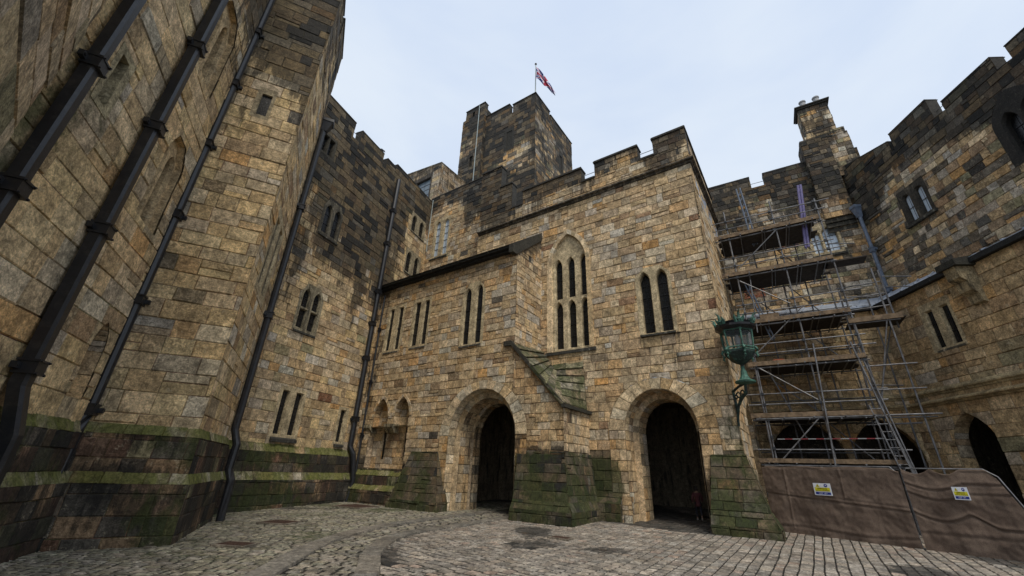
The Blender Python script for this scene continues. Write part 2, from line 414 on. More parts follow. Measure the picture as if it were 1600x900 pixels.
def window(parent, pn, outline, lights, holes, glass='glass', depth=.32, col=(.43, .345, .21), sill=None, wx=(0, 0, .5), proud=.012, splay=.05, bars=True, seed=1, name='window', sillcol=None):
    """dressed-stone frame with lights; pane and sill are its parts"""
    holes.append(Hole(outline)); fr = MB(); rng = random.Random(seed)
    polys = [[(p[0], p[1], 0) for p in ccw(outline)]]
    grown = [grow(l, splay) for l in lights]
    for g in grown: polys = subtract(polys, Hole(g))
    for p in polys: fr.face([pn.W(x[0], x[1], proud) for x in p], col, wx)
    o = ccw(outline)
    for i in range(len(o)):
        a, b = o[i], o[(i+1) % len(o)]
        fr.face([pn.W(a[0], a[1], proud), pn.W(b[0], b[1], proud), pn.W(b[0], b[1], -.03), pn.W(a[0], a[1], -.03)], col, wx)
    gl = MB()
    for l, g in zip(lights, grown):
        l = ccw(l); g = ccw(g); n = len(l)
        for i in range(n):
            j = (i+1) % n
            fr.face([pn.W(*g[i], proud), pn.W(*g[j], proud), pn.W(*l[j], proud-.10), pn.W(*l[i], proud-.10)], tuple(q*.95 for q in col), wx)
            fr.face([pn.W(*l[i], proud-.10), pn.W(*l[j], proud-.10), pn.W(*l[j], -depth-.02), pn.W(*l[i], -depth-.02)], tuple(q*.9 for q in col), wx)
        gl.face([pn.W(*p, -depth) for p in l])
    ob = fr.build(name, M['stone'], parent)
    gl.build('pane', M[glass], ob)
    if bars:
        br = MB()
        for l in lights:
            b = bb(l); nb = max(1, int((b[3]-b[2])/.75))
            for k in range(1, nb+1):
                z = b[2]+(b[3]-b[2])*k/(nb+1); br.box(pn, b[0]+.005, b[1]-.005, z-.012, z+.012, -depth+.01, -depth+.035)
            c = (b[0]+b[1])/2; br.box(pn, c-.006, c+.006, b[2], b[3]-.12, -depth+.008, -depth+.02)
        br.build('glazing_bar', M['iron'], ob)
    if sill:
        s0, s1, z0, z1, pr = sill; sl = MB()
        sl.prism(Pn(pn.W(0, 0, 0), pn.N, pn.V, pn.U), [(-depth, z0), (pr, z0), (pr, z0+(z1-z0)*.45), (-depth, z1)], s0, s1, sillcol or (.16, .15, .12), (.5, .15, .5))
        sl.build('sill', M['stone'], ob)
    return ob
def parapet(par, pn, items, thick=.55, copd=.08, coph=.16, seed=5, wx=(.85, .05), col=(.14, .125, .10), base=None, cap_all=True):
    """backs, sides and coping for merlons given as (s0,s1,z0,z1[,z1b])"""
    for it in items:
        s0, s1, z0, z1 = it[:4]; z1b = it[4] if len(it) > 4 else z1
        cm = MB(); k = MB()
        k.prism(pn, [(s0, z0-.4), (s1, z0-.4), (s1, z1b-.01), (s0, z1-.01)], -thick, -.02, col, (*wx, .5), front=False)
        k.build('parapet_back', M['stone'], par)
        cm.prism(pn, [(s0-copd*.6, z1-.0), (s1+copd*.6, z1b-.0), (s1+copd*.6, z1b+coph*.55), (s0-copd*.6, z1+coph*.55)], -thick-.05, copd, col, (*wx, .5))
        cm.prism(pn, [(s0-copd*.2, z1+coph*.55), (s1+copd*.2, z1b+coph*.55), (s1+copd*.2, z1b+coph), (s0-copd*.2, z1+coph)], -thick, copd*.45, col, (*wx, .5))
        cm.build('coping', M['stone'], par)

def quadwall(mb, P, outward, wxf, pal, seed, **kw):
    """masonry on a flat quad p00,p10,p11,p01"""
    pn, _, _ = face4(P[0], P[1], P[3], outward)
    reg = [((np.array(p)-pn.O)@pn.U, (np.array(p)-pn.O)@pn.V) for p in P]
    masonry(mb, pn, [reg], [], wxf, pal, seed, **kw)
def plinth(par, pn, s0, s1, prof, seed, e0=0, e1=0, wxs=None, name='plinth', pal=dict(brown=3, dark=3.5, redb=2, olive=1, coal=.6), holes=()):
    """profile (z,d) from the top down; e0/e1 = how the ends follow d (mitre)"""
    st = MB(); rng = random.Random(seed)
    for i in range(len(prof)-1):
        mo = MB()
        (za, da), (zb, db) = prof[i], prof[i+1]
        sl = abs(da-db) > .06
        P = [pn.W(s0-e0*db, zb, db), pn.W(s1+e1*db, zb, db), pn.W(s1+e1*da, za, da), pn.W(s0-e0*da, za, da)]
        def wf(a, b, za=za, zb=zb, sl=sl):
            n = vn(a*.5+seed, b, 1)
            if sl: return (.25+.35*n, .62+.45*vn(a*.8, seed)+.25*vn(a*3, seed))
            return (.50+.55*n, .34+.6*vn(a*.7+3, b*.6)) if wxs is None else wxs(a, zb+b)
        H = abs(za-zb)
        quadwall(mo if sl else st, P, pn.N+v3(0, 0, .3 if sl else 0), wf, dict(olive=3, grey=1, brown=1) if sl else pal, seed+i*7,
                 rh=(H+.2, H+.3) if sl else (.38, .5), wd=(.35, .7) if sl else (.4, .85), split=0, z0=-.03 if sl else None)
        if mo.n: mo.build('mossy_offset', M['moss'], par)
    st.build(name, M['stone'], par)
def frust(par, pn, b, t, zb, zt, db, dt, seed, wxf, pal=OLD, name='buttress', d_in=-.1):
    """battered buttress: b=(s0,s1) at zb, t=(s0,s1) at zt"""
    mb = MB()
    A = pn.W(b[0], zb, db); B = pn.W(b[1], zb, db); C_ = pn.W(t[1], zt, dt); D = pn.W(t[0], zt, dt)
    A2 = pn.W(b[0], zb, d_in); B2 = pn.W(b[1], zb, d_in); C2 = pn.W(t[1], zt, d_in); D2 = pn.W(t[0], zt, d_in)
    quadwall(mb, [A, B, C_, D], pn.N, wxf, pal, seed, rh=(.3, .42), wd=(.35, .75))
    quadwall(mb, [A2, A, D, D2], -pn.U, wxf, pal, seed+1, rh=(.3, .42), wd=(.35, .6))
    quadwall(mb, [B2, B, C_, C2], pn.U, wxf, pal, seed+2, rh=(.3, .42), wd=(.35, .6))
    mb.face([D, C_, C2, D2], PAL['olive'], (.3, .7, .5))
    return mb.build(name, M['stone'], par)
def slabs(par, a0, a1, b0, b1, n, th, up, mat='moss', name='stone_slab_roof', wx=(.45, .55), pal=None, cuts=5, seed=1):
    """overlapping roof slabs; a = left edge from top to bottom, b = right edge"""
    a0, a1, b0, b1 = [np.array(q, float) for q in (a0, a1, b0, b1)]; mb = MB(); rng = random.Random(seed)
    N = np.cross(b0-a0, a1-a0); N /= np.linalg.norm(N); N = N if N @ np.array(up, float) > 0 else -N
    for i in range(n):
        t0, t1 = i/n, (i+1.12)/n
        t1 = min(t1, 1.02)
        us = [0]+sorted((k+rng.uniform(-.25, .25))/cuts for k in range(1, cuts))+[1]
        for k in range(cuts):
            u0, u1 = us[k]+.002, us[k+1]-.002; lift = th*rng.uniform(.9, 1.15); c = pick(rng, pal or dict(olive=2, grey=1.5, brown=1.2, dark=1)); r = rng.random()
            L = lambda t, u: (a0+(a1-a0)*t)*(1-u)+(b0+(b1-b0)*t)*u
            p = [L(t0, u0)+N*.01, L(t0, u1)+N*.01, L(t1, u1)+N*lift, L(t1, u0)+N*lift]
            q = [L(t0, u0)-N*.03, L(t0, u1)-N*.03, L(t1, u1)+N*(lift-th*.95), L(t1, u0)+N*(lift-th*.95)]
            w = (wx[0], wx[1]+.2*(r-.5), r); mb.face(p, c, w)
            for j in range(4): mb.face([p[j], p[(j+1) % 4], q[(j+1) % 4], q[j]], tuple(x*.6 for x in c), w)
            mb.face(q, tuple(x*.6 for x in c), w)
    return mb.build(name, M[mat], par)
def ring(mb, pn, outer, inner, d0, d1, col, wx=(0, 0, .5), wxf=None, rng=None, pal=None):
    n = len(outer)
    for i in range(n-1):
        c = pick(rng, pal) if rng and pal else col
        o0, o1, i0, i1 = outer[i], outer[i+1], inner[i], inner[i+1]
        mb.face([pn.W(*o0, d1), pn.W(*o1, d1), pn.W(*i1, d1), pn.W(*i0, d1)], c, wx)
        mb.face([pn.W(*i0, d1), pn.W(*i1, d1), pn.W(*i1, d0), pn.W(*i0, d0)], c, wx)
        mb.face([pn.W(*o0, d1), pn.W(*o1, d1), pn.W(*o1, d0), pn.W(*o0, d0)], c, wx)
def lancet_line(s0, s1, zs, rise, n=8):
    w = s1-s0; pts = []
    for i in range(n+1):
        a = R(60*i/n); pts.append((s0+w*math.cos(a), zs+rise*math.sin(a)/.866))
    for i in range(n-1, -1, -1):
        a = R(60*i/n); pts.append((s1-w*math.cos(a), zs+rise*math.sin(a)/.866))
    return pts
def room(par, pn, s0, s1, z0, z1, d0, d1, col=(.30, .24, .16), name='inner_wall', back=True):
    """inside faces of a dark room behind an opening (no front face)"""
    mb = MB(); P = lambda a, b, d: pn.W(a, b, d)
    mb.face([P(s0, z0, d0), P(s0, z1, d0), P(s0, z1, d1), P(s0, z0, d1)], col, (.3, 0, .5))
    mb.face([P(s1, z0, d0), P(s1, z1, d0), P(s1, z1, d1), P(s1, z0, d1)], col, (.3, 0, .5))
    mb.face([P(s0, z1, d0), P(s1, z1, d0), P(s1, z1, d1), P(s0, z1, d1)], col, (.3, 0, .5))
    if back: mb.face([P(s0, z0, d1), P(s1, z0, d1), P(s1, z1, d1), P(s0, z1, d1)], col, (.3, 0, .5))
    return mb.build(name, M['stone'], par)
def cornice(par, pn, s0, s1, z, h=.32, pr=.2, e0=0, e1=0, col=(.20, .165, .12), wx=(.45, .1, .5), name='cornice'):
    mb = MB(); prof = [(z, 0), (z+.03, pr*.35), (z+h*.3, pr*.45), (z+h*.42, pr), (z+h*.62, pr*1.02), (z+h, pr*.1)]
    for i in range(len(prof)-1):
        (za, da), (zb, db) = prof[i], prof[i+1]; n = max(1, int((s1-s0)/.9))
        for k in range(n):
            t0, t1 = k/n, (k+1)/n
            f = lambda t, d: (s0-e0*d)+((s1+e1*d)-(s0-e0*d))*t
            cc = tuple(q*(.85+.3*((k*7919) % 13)/13) for q in col)
            mb.face([pn.W(f(t0, da), za, da), pn.W(f(t1, da), za, da), pn.W(f(t1, db), zb, db), pn.W(f(t0, db), zb, db)], cc, wx)
    return mb.build(name, M['stone'], par)

# ================================================================== THE PORCH GATEHOUSE (front + return)
def top_soot(zt, k=1.0, base=None, amt=.75, green=.0, gz0=2.4, seed=0, band=4.0):
    """dark weathering below a parapet, algae near the ground"""
    def f(s, z):
        n = vn(s*.45+seed, z*.22, seed); n2 = vn(s*1.3+seed*2, z*.35, 4)
        b = amt*sm(zt-band, zt, z+n*2.2)*k+max(0, n2-.15)*.25
        g = 0
        if z < gz0+.6: g = green*sm(gz0+.5, gz0-.6, z+n*.8); b = max(b, .35*g+.3*sm(1.2, .2, z))
        return (max(0, b), max(0, g))
    return f
gate = thing('gatehouse', 'tall tan stone gatehouse block with crenellated top, triple lancet window and right-hand archway', 'gatehouse', F1.W(6, 0, 0))
holes = []; rng = random.Random(11)
MER = [(-.03, 1.65, 18.33), (2.48, 5.03, 18.3), (5.88, 10.0, 18.28), (10.9, 11.85, 19.35), (11.85, 13.55, 21.2)]
# triple lancet under its pointed arch
holes.append(Hole(rect(7.9, 13.7, -.7, 5.75)))
big = lancet(5.58, 8.22, 7.28, 14.38, 2.15, 8)
holes.append(Hole(big))
fr = MB()
hood_o = lancet_line(5.58, 8.22, 12.23, 2.15); hood_i = lancet_line(5.84, 7.96, 12.23, 1.86)
ring(fr, F1, [(8.22, 7.28)]+hood_o+[(5.58, 7.28)], [(7.96, 7.28)]+hood_i+[(5.84, 7.28)], -.16, .03, (.43, .35, .22), rng=rng, pal=dict(tan=3, cream=4, pale=1))
wa = fr.build('window_arch', M['stone'], gate)
lights = [lancet(a, b, 10.24, 12.62, .5) for a, b in ((5.86, 6.27), (6.62, 7.03), (7.38, 7.79))]+[lancet(a, b, 7.46, 10.02, .45) for a, b in ((5.86, 6.27), (6.62, 7.03), (7.38, 7.79))]
dm = []
window(gate, F1.sh(-.16), lancet(5.84, 7.96, 7.28, 14.09, 1.86, 8), lights, dm, sill=(5.5, 8.3, 7.1, 7.42, .24), depth=.22, col=(.47, .38, .235), seed=2)
pl_ = [lancet(1.86, 2.34, 7.55, 10.58, .5), lancet(2.65, 3.13, 7.55, 10.58, .5)]
window(gate, F1, [(1.66, 7.5), (3.33, 7.5), (3.33, 10.35), (2.9, 10.82), (2.08, 10.82), (1.66, 10.35)], pl_, holes, sill=(1.75, 3.3, 7.38, 7.56, .12), seed=3)
# archway
out2 = roundtop(2.9-2.22, 2.9+2.22, -.6, 5.53, 2.13, 18)
arch2 = roundtop(1.42, 4.38, -.6, 5.05, 1.65, 18)
holes.append(Hole(out2))
ar = MB()
arch_ring(ar, F1, 2.9, 1.48, 3.4, 1.65, 2.22, 2.13, 13, rng, .02, pal=dict(tan=4, cream=4, pale=1, orange=.5))
wjj = lambda s, z: (.25*sm(1.2, .2, z), .8*sm(2.6, 1.9, z)*(1 if s > 4.7 or s < 1 else .1))
for sa, sb in ((4.38, 5.12), (.68, 1.42)):
    z = -.5; k = 0
    while z < 3.38:
        z2 = min(3.4, z+rng.uniform(.34, .46)); 
        if 3.4-z2 < .15: z2 = 3.4
        cut = sa+(sb-sa)*(.45 if k % 2 else .62)
        for u0, u1 in ((sa, cut), (cut, sb)): emit(ar, F1, rect(u0, u1, z, z2), rng, pick(rng, FRONT), wjj, [], None, .007, .02, .012, .012)
        z = z2; k += 1
reveal(ar, F1, arch2, .02, -.95, wjj, FRONT, rng, seg=.42)
# second order, narrower
ring(ar, F1, roundtop(1.40, 4.40, -.6, 5.06, 1.66, 18)[1:], roundtop(1.68, 4.12, -.6, 4.78, 1.40, 18)[1:], -1.0, -.95, (.3, .24, .15), rng=rng, pal=OLD)
reveal(ar, F1, roundtop(1.68, 4.12, -.6, 4.78, 1.40, 18), -.95, -2.0, wjj, OLD, rng, seg=.42)
gateway = ar.build('archway', M['stone'], gate)
dm = MB()
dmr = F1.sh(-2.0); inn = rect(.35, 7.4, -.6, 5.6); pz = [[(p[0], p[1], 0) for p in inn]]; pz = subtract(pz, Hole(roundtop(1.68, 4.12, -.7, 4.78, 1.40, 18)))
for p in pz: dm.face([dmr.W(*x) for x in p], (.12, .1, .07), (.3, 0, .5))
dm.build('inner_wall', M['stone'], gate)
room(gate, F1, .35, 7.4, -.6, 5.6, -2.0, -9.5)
wg = top_soot(18.3, .8, amt=.62, green=.0, seed=1, band=2.4)
def wgate(s, z):
    b, g = wg(s, z)
    n = vn(s*.9, z*.8, 7)
    if s > 9.5 and z > 16.2: b += .08*sm(9.5, 12, s)
    if z < 2.6 and (s < .8 or s > 4.7): g = (.62+.8*n)*sm(2.55, 2.2, z+n*.2); b = .62+.6*n
    if s < 1.1 and z < 6.2: g = max(g, .55*sm(1.1, .2, s)*sm(6.2, 3, z)+n*.2)
    b += .22*max(0, vn(s*.5+9, z*.9, 2))*1.3
    for c_ in (1.9, 3.1):
        if z < 7.5: b += .5*math.exp(-((s-c_)/.28)**2)*sm(5.2, 7.4, z+vn(s*3, z)*.8)
    if z < 7.2 and 5.4 < s < 8.3: b += .25*sm(6.0, 7.2, z+n)
    return (max(0, b), max(0, g))
regs = [rect(-.02, 13.55, -.5, 17.28)]+[rect(a, b, 17.2, c) for a, b, c in MER]+[rect(10.9, 13.55, 17.2, 19.35)]
regs[-2] = rect(11.85, 13.55, 19.3, 21.2)
mb = MB(); masonry(mb, F1, [regs[0]], holes, wgate, FRONT, 101, rh=(.30, .50), wd=(.40, .95), split=.12)
masonry(mb, F1, [rect(a, b, 17.28, 17.28+.0+(c-17.28)) for a, b, c in MER], [], lambda s, z: (lambda q: (q[0]+.12, q[1]))(wgate(s, z)), dict(FRONT, brown=2.5, orange=2.5, dark=1.5, pale=.3), 102, rh=(.33, .36), wd=(.4, .8), split=0)
mb.build('wall', M['stone'], gate)
parapet(gate, F1, [(a, b, 17.2, c) for a, b, c in MER])
for a, b in ((1.65, 2.48), (5.03, 5.88), (10.0, 10.9)): mb = MB(); mb.box(F1, a, b, 17.27, 17.38, -.6, .07, (.12, .105, .085), (.8, .05, .5)); mb.build('crenel_sill', M['stone'], gate)
def rail(par, a, b): mb = MB(); mb.tube([a, b], .018, 5); mb.build('safety_rail', M['tube'], par)
for a, b in ((1.6, 2.5), (5.0, 5.9)): rail(gate, F1.W(a, 17.95, -.3), F1.W(b, 17.95, -.3))
cornice(gate, F1, -.0, 13.5, 15.98, .38, .22, e0=1)
# return face
fph = []
fph.append(Hole(lancet(3.1, 5.4, -.6, 5.0, 1.6)))
mb = MB(); masonry(mb, Fp, [rect(-.02, 7.2, -.5, 18.3)], fph, lambda s, z: (lambda q: (q[0], .5*sm(2.6, 1.8, z)))(top_soot(18.3, .5, seed=3, band=2)(s, z)), FRONT, 103, rh=(.3, .5), wd=(.4, .9))
mb.build('return_wall', M['stone'], gate)
mb = MB(); reveal(mb, Fp, lancet(3.1, 5.4, -.6, 5.0, 1.6), 0, -.5, plain, FRONT, rng, seg=.5); masonry(mb, Fp.sh(-.5), [rect(2.9, 5.6, -.5, 5.1)], [], lambda s, z: (.3, .1), OLD, 104)
mb.build('side_archway', M['stone'], gate)
cornice(gate, Fp, 0, 7.2, 15.98, .38, .22, e0=1)
parapet(gate, Fp, [(0, 7.2, 17.2, 18.3)])
mb = MB(); mb.box(F1, 0, 13.5, 14.4, 16.4, -6.9, -.9, (.2, .2, .2)); mb.build('roof', M['lead'], gate)
mb = MB(); mb.box(F1, .0, 13.5, 9.0, 18.0, -7.2, -7.1, (.2, .16, .1)); mb.box(F1, 13.3, 13.5, 6.3, 18.0, -7.1, -.1, (.2, .16, .1)); mb.build('rear_wall', M['stone'], gate)
# battered corner buttress and plinths
wmoss = lambda s, z: (.85+.5*vn(s*.8, z*.9, 3), .60+.85*vn(s*1.1+4, z*.6, 8))
frust(gate, F1, (-.52, 1.28), (-.06, 1.12), .62, 2.45, .62, .05, 31, wmoss)
frust(gate, F1, (-.74, 1.3), (-.54, 1.3), .18, .62, .86, .64, 34, wmoss)
frust(gate, F1, (-.79, 1.32), (-.76, 1.32), -.5, .18, .92, .9, 37, wmoss)
frust(gate, F1, (4.75, 6.4), (4.75, 6.4), .55, .8, .22, .02, 41, wmoss, name='plinth')
frust(gate, F1, (4.72, 6.4), (4.72, 6.4), -.5, .55, .28, .26, 43, wmoss, name='plinth')
frust(gate, F1, (4.3, 4.72), (4.3, 4.72), -.5, .85, .18, .05, 44, lambda s, z: (.3, .2), name='plinth')

# ================================================================== THE STAIR BLOCK (lower, lean-to roof)
blk = thing('stair_block', 'lower tan stone block with sloping slab roof, pointed niches and left-hand archway', 'building', F2.W(12, 0, 0))
h2 = []
for (a1, a2, b1, b2, sd) in ((17.06, 17.42, 17.90, 18.24, 1), (14.80, 15.16, 15.54, 15.95, 2)):
    window(blk, F2, rect(a1-.18, b2+.2, 7.95, 10.98), [rect(a1, a2, 8.08, 10.76), rect(b1, b2, 8.08, 10.76)], h2, sill=(a1-.05, b2+.1, 7.86, 8.02, .05), seed=sd, depth=.09, splay=.02, sillcol=(.28, .25, .2))
window(blk, F2, [(10.58, 7.5), (12.2, 7.5), (12.2, 10.5), (11.75, 11.1), (11.0, 11.1), (10.58, 10.5)], [lancet(10.8, 11.18, 7.62, 10.86, .42), lancet(11.6, 12.0, 7.62, 10.80, .42)], h2, sill=(10.7, 12.15, 7.42, 7.6, .06), depth=.12, splay=.03, seed=4, sillcol=(.3, .26, .2))
oa = roundtop(10.38-2.55, 10.38+2.55, -.6, 5.62, 2.5, 18); h2.append(Hole(oa))
ar = MB()
arch_ring(ar, F2, 10.38, 1.95, 3.1, 2.1, 2.56, 2.52, 15, rng, .02, pal=dict(tan=3, cream=3.5, pale=3, grey=.6))
for sa, sb in ((12.33, 12.93), (7.83, 8.43)):
    z = -.5; k = 0
    while z < 3.05:
        z2 = min(3.1, z+rng.uniform(.32, .44))
        if 3.1-z2 < .15: z2 = 3.1
        cut = sa+(sb-sa)*(.4 if k % 2 else .6)
        wj = (lambda s, z: (.1, .05)) if sa > 12 else (lambda s, z: (.45+.3*vn(s, z), .7*sm(2.6, 2.1, z)))
        for u0, u1 in ((sa, cut), (cut, sb)): emit(ar, F2, rect(u0, u1, z, z2), rng, pick(rng, dict(tan=4, orange=3, cream=1, brown=1)), wj, [], None, .007, .02, .012, .012)
        z = z2; k += 1
o1 = roundtop(8.43, 12.33, -.6, 5.2, 2.1, 18); o1b = roundtop(8.75, 12.01, -.6, 4.86, 1.78, 18)
reveal(ar, F2, o1, .02, -.5, plain, dict(pale=3, cream=3, tan=2), rng, seg=.42)
ring(ar, F2, o1[1:], o1b[1:], -.52, -.5, (.4, .33, .2), rng=rng, pal=dict(pale=2, cream=3, tan=3, grey=1))
reveal(ar, F2, o1b, -.5, -1.35, lambda s, z: (.3, .05), OLD, rng, seg=.42)  # sootier, dirtier stone here paints in the dimming of the passage
o1c = roundtop(8.9, 11.86, -.6, 4.7, 1.64, 18)
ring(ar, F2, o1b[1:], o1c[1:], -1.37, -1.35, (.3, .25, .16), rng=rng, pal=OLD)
reveal(ar, F2, o1c, -1.35, -1.9, lambda s, z: (.4, .05), OLD, rng, seg=.42)  # deepest order darkened further, its shade put into the stone colour
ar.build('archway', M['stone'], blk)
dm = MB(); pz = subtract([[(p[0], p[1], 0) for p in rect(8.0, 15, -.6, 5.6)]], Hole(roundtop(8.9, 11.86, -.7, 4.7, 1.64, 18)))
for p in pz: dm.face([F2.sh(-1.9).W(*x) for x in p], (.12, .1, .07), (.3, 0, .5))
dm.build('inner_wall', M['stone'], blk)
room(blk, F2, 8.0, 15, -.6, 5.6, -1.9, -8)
mb = MB(); mb.face([F2.W(a, b, -.8) for a, b in rect(13.4, 20.6, -.5, 12.4)], (.05, .045, .04)); mb.face([F2.W(a, b, -.8) for a, b in rect(8.7, 13.4, 5.7, 12.4)], (.05, .045, .04)); mb.build('wall_core', M['stone'], blk)
# niches
nh = [lancet(17.0, 18.2, 3.62, 5.2, 1.0), lancet(15.3, 16.5, 3.62, 5.2, 1.0), rect(15.28, 18.4, 1.55, 3.66)]
for h in nh: h2.append(Hole(h))
mb = MB()
for h in nh[:2]: reveal(mb, F2, h, .0, -.42, plain, FRONT, rng, seg=.5, skip_bottom=True)
reveal(mb, F2, nh[2], 0, -.42, plain, OLD, rng, seg=.6, skip_bottom=False)
for h in ((17.0, 18.2), (15.3, 16.5)):
    ring(mb, F2, lancet_line(h[0]-.16, h[1]+.16, 4.2, 1.16), lancet_line(h[0], h[1], 4.2, 1.0), -.02, .035, (.42, .34, .2), rng=rng, pal=FRONT)
slits = [Hole(rect(17.38, 17.62, 2.0, 3.75)), Hole(rect(15.64, 15.88, 2.0, 3.75))]
masonry(mb, F2.sh(-.42), [rect(15.0, 18.7, 1.4, 5.4)], slits, lambda s, z: (.1, .1*sm(2.5, 1.6, z)), FRONT, 61, rh=(.34, .46), wd=(.4, .8))
for s0 in (17.38, 15.64): reveal(mb, F2.sh(-.42), rect(s0, s0+.24, 2.0, 3.75), 0, -.06, plain, FRONT, rng)
for a, b in ((16.42, 17.08), (18.3, 18.95)):
    mb.prism(Pn(F2.W(0, 0, 0), F2.N, F2.V, F2.U), [(-.42, 3.3), (-.1, 3.34), (.12, 3.62), (.12, 3.78), (-.42, 3.78)], a, b, (.32, .27, .17), (.35, .1, .5))
ni = mb.build('niche', M['stone'], blk)
mb = MB()
for s0 in (17.38, 15.64): mb.face([F2.W(a, b, -.47) for a, b in rect(s0, s0+.24, 2, 3.75)])
mb.build('slit_glass', M['glass'], ni)
w2 = top_soot(12.5, .6, seed=5, band=1.6, amt=.5)
def wblk(s, z):
    b, g = w2(s, z); n = vn(s*.8, z*.8, 17)
    if s < 8.6 or z < 6 and s < 8.9: b += .45*sm(5.4, 6.6, z)*sm(8.9, 7.5, s)
    if z < 2.7 and s < 8.6: g = (.60+.8*n)*sm(2.6, 2.3, z+n*.2); b = .64+.6*n
    if z < 1.9 and s > 14.6: g = .65*sm(1.9, 1.2, z+n*.3); b = .45+.3*n
    if s > 18.4: b += .3
    b += .3*max(0, vn(s*.55+3, z*.9, 12))
    return (max(0, b), max(0, g))
mb = MB()
masonry(mb, F2, [rect(8.6, 20.4, -.5, 12.35)], h2, wblk, FRONT, 111, rh=(.28, .45), wd=(.38, .85), split=.14)
masonry(mb, F2, [[(6.05, -.5), (8.6, -.5), (8.6, 7.12), (6.05, 4.05)]], [Hole(oa)], wblk, dict(FRONT, orange=2.5, brown=2), 112, rh=(.3, .46), wd=(.35, .7))
mb.build('wall', M['stone'], blk)
PR = Pn(F1.W(8.6, 0, 0), F1.N, (0, 0, 1), -F1.U)
mb = MB(); masonry(mb, PR, [[(-.02, 4), (2.47, 4), (2.47, 12.3), (-.02, 14.4)]], [], lambda s, z: (.1+.6*sm(11.2, 13.0, z-(2.45-s)*.5)+.3*max(0, vn(s*2, z*.6, 5)), .1*sm(11, 13, z)), FRONT, 113, rh=(.28, .45), wd=(.35, .7))
PS = Pn(F1.W(6.05, 0, 0), F1.N, (0, 0, 1), -F1.U)
masonry(mb, PS, [rect(-.02, 2.47, -.5, 4.3)], [], lambda s, z: (.2+.5*max(0, vn(s*3, z*.3, 5))+.25*sm(2.6, 2.3, z), .5*sm(2.6, 2.3, z)), dict(FRONT, pale=3), 114, rh=(.3, .46), wd=(.35, .7))
mb.build('return_wall', M['stone'], blk)
# pier foot, battered
PQ = 2.45
def pierfoot(zb, zt, ob, ot, seed):
    frust(blk, F1, (6.05-ob, 8.28+ob*0), (6.05-ot, 8.28), zb, zt, PQ+ob, PQ+ot, seed, wmoss, name='pier_foot', d_in=.0)
pierfoot(.62, 2.4, .26, .0, 51); pierfoot(.3, .62, .46, .28, 54); pierfoot(-.5, .3, .5, .48, 57)
# battered buttress left of the arch and left plinth
frust(blk, F2, (12.15, 15.3), (12.9, 14.7), .25, 2.38, .62, .04, 71, lambda s, z: (.78+.4*vn(s, z, 3), .5+.4*vn(s*1.3, z, 9)))
frust(blk, F2, (12.1, 15.4), (12.12, 15.36), -.5, .25, .72, .66, 74, lambda s, z: (.5+.4*vn(s, z, 3), .6+.4*vn(s*1.3, z, 9)))
plinth(blk, F2, 15.1, 20.0, [(1.45, 0), (1.2, .14), (.75, .16), (.5, .34), (-.5, .36)], 75)
# squinch roof of mossy slabs over the pier
A0 = F2.W(8.75, 7.3, .14); A1 = F2.W(6.1, 4.22, .2); I0 = F1.W(8.6, 7.45, 0); VV = F1.W(7.9, 6.62, 0)
slabs(blk, A0, A1, I0, F1.W(7.35, 5.95, .5), 7, .10, (0, -.3, 1), mat='stone', wx=(.34, .52), cuts=3, seed=3)
slabs(blk, VV, F2.W(6.25, 4.38, .05), F1.W(6.22, 6.68, 0), F1.W(5.98, 4.3, .3), 6, .09, (-.3, -.6, .6), mat='stone', wx=(.34, .5), cuts=2, seed=4)
mb = MB()
mb.prism(F2, [(6.0, 4.08), (6.0, 4.28), (8.72, 7.34), (9.15, 7.34), (9.15, 7.12), (8.72, 7.1)], 0, .16, (.16, .14, .1), (.55, .3, .5))
mb.box(PS, -.02, 2.65, 4.1, 4.24, -.02, .16, (.13, .12, .09), (.6, .3, .5))
mb.build('roof_verge', M['stone'], blk)
# lean-to roof
e0, e1 = 8.75, 20.6
slabs(blk, F2.W(e0, 14.46, -2.43), F2.W(e0, 12.42, .36), F2.W(e1, 14.46, -2.43), F2.W(e1, 12.42, .36), 6, .12, (0, -.2, 1), mat='slate', name='roof', wx=(.7, .3), pal=dict(dark=3, coal=2, grey=.6), cuts=16, seed=6)
mb = MB(); mb.box(F2, e0-.1, e1, 12.22, 12.44, .0, .26, (.05, .045, .04), (.9, 0, .5)); mb.box(F2, e0-.1, e1, 12.36, 12.5, .24, .44, (.05, .05, .045), (.9, 0, .5))
mb.box(F2, 12.5, e1, 14.3, 14.5, -4.0, -2.43, (.08, .08, .07), (.9, 0, .5))
mb.build('eaves_cornice', M['slate'], blk)
mb = MB(); mb.prism(PR, [(-.05, 14.2), (2.6, 12.0), (2.95, 12.0), (2.95, 12.5), (-.05, 14.72)], -.22, .06, (.15, .135, .1), (.7, .25, .5)); mb.build('gable_coping', M['stone'], blk)

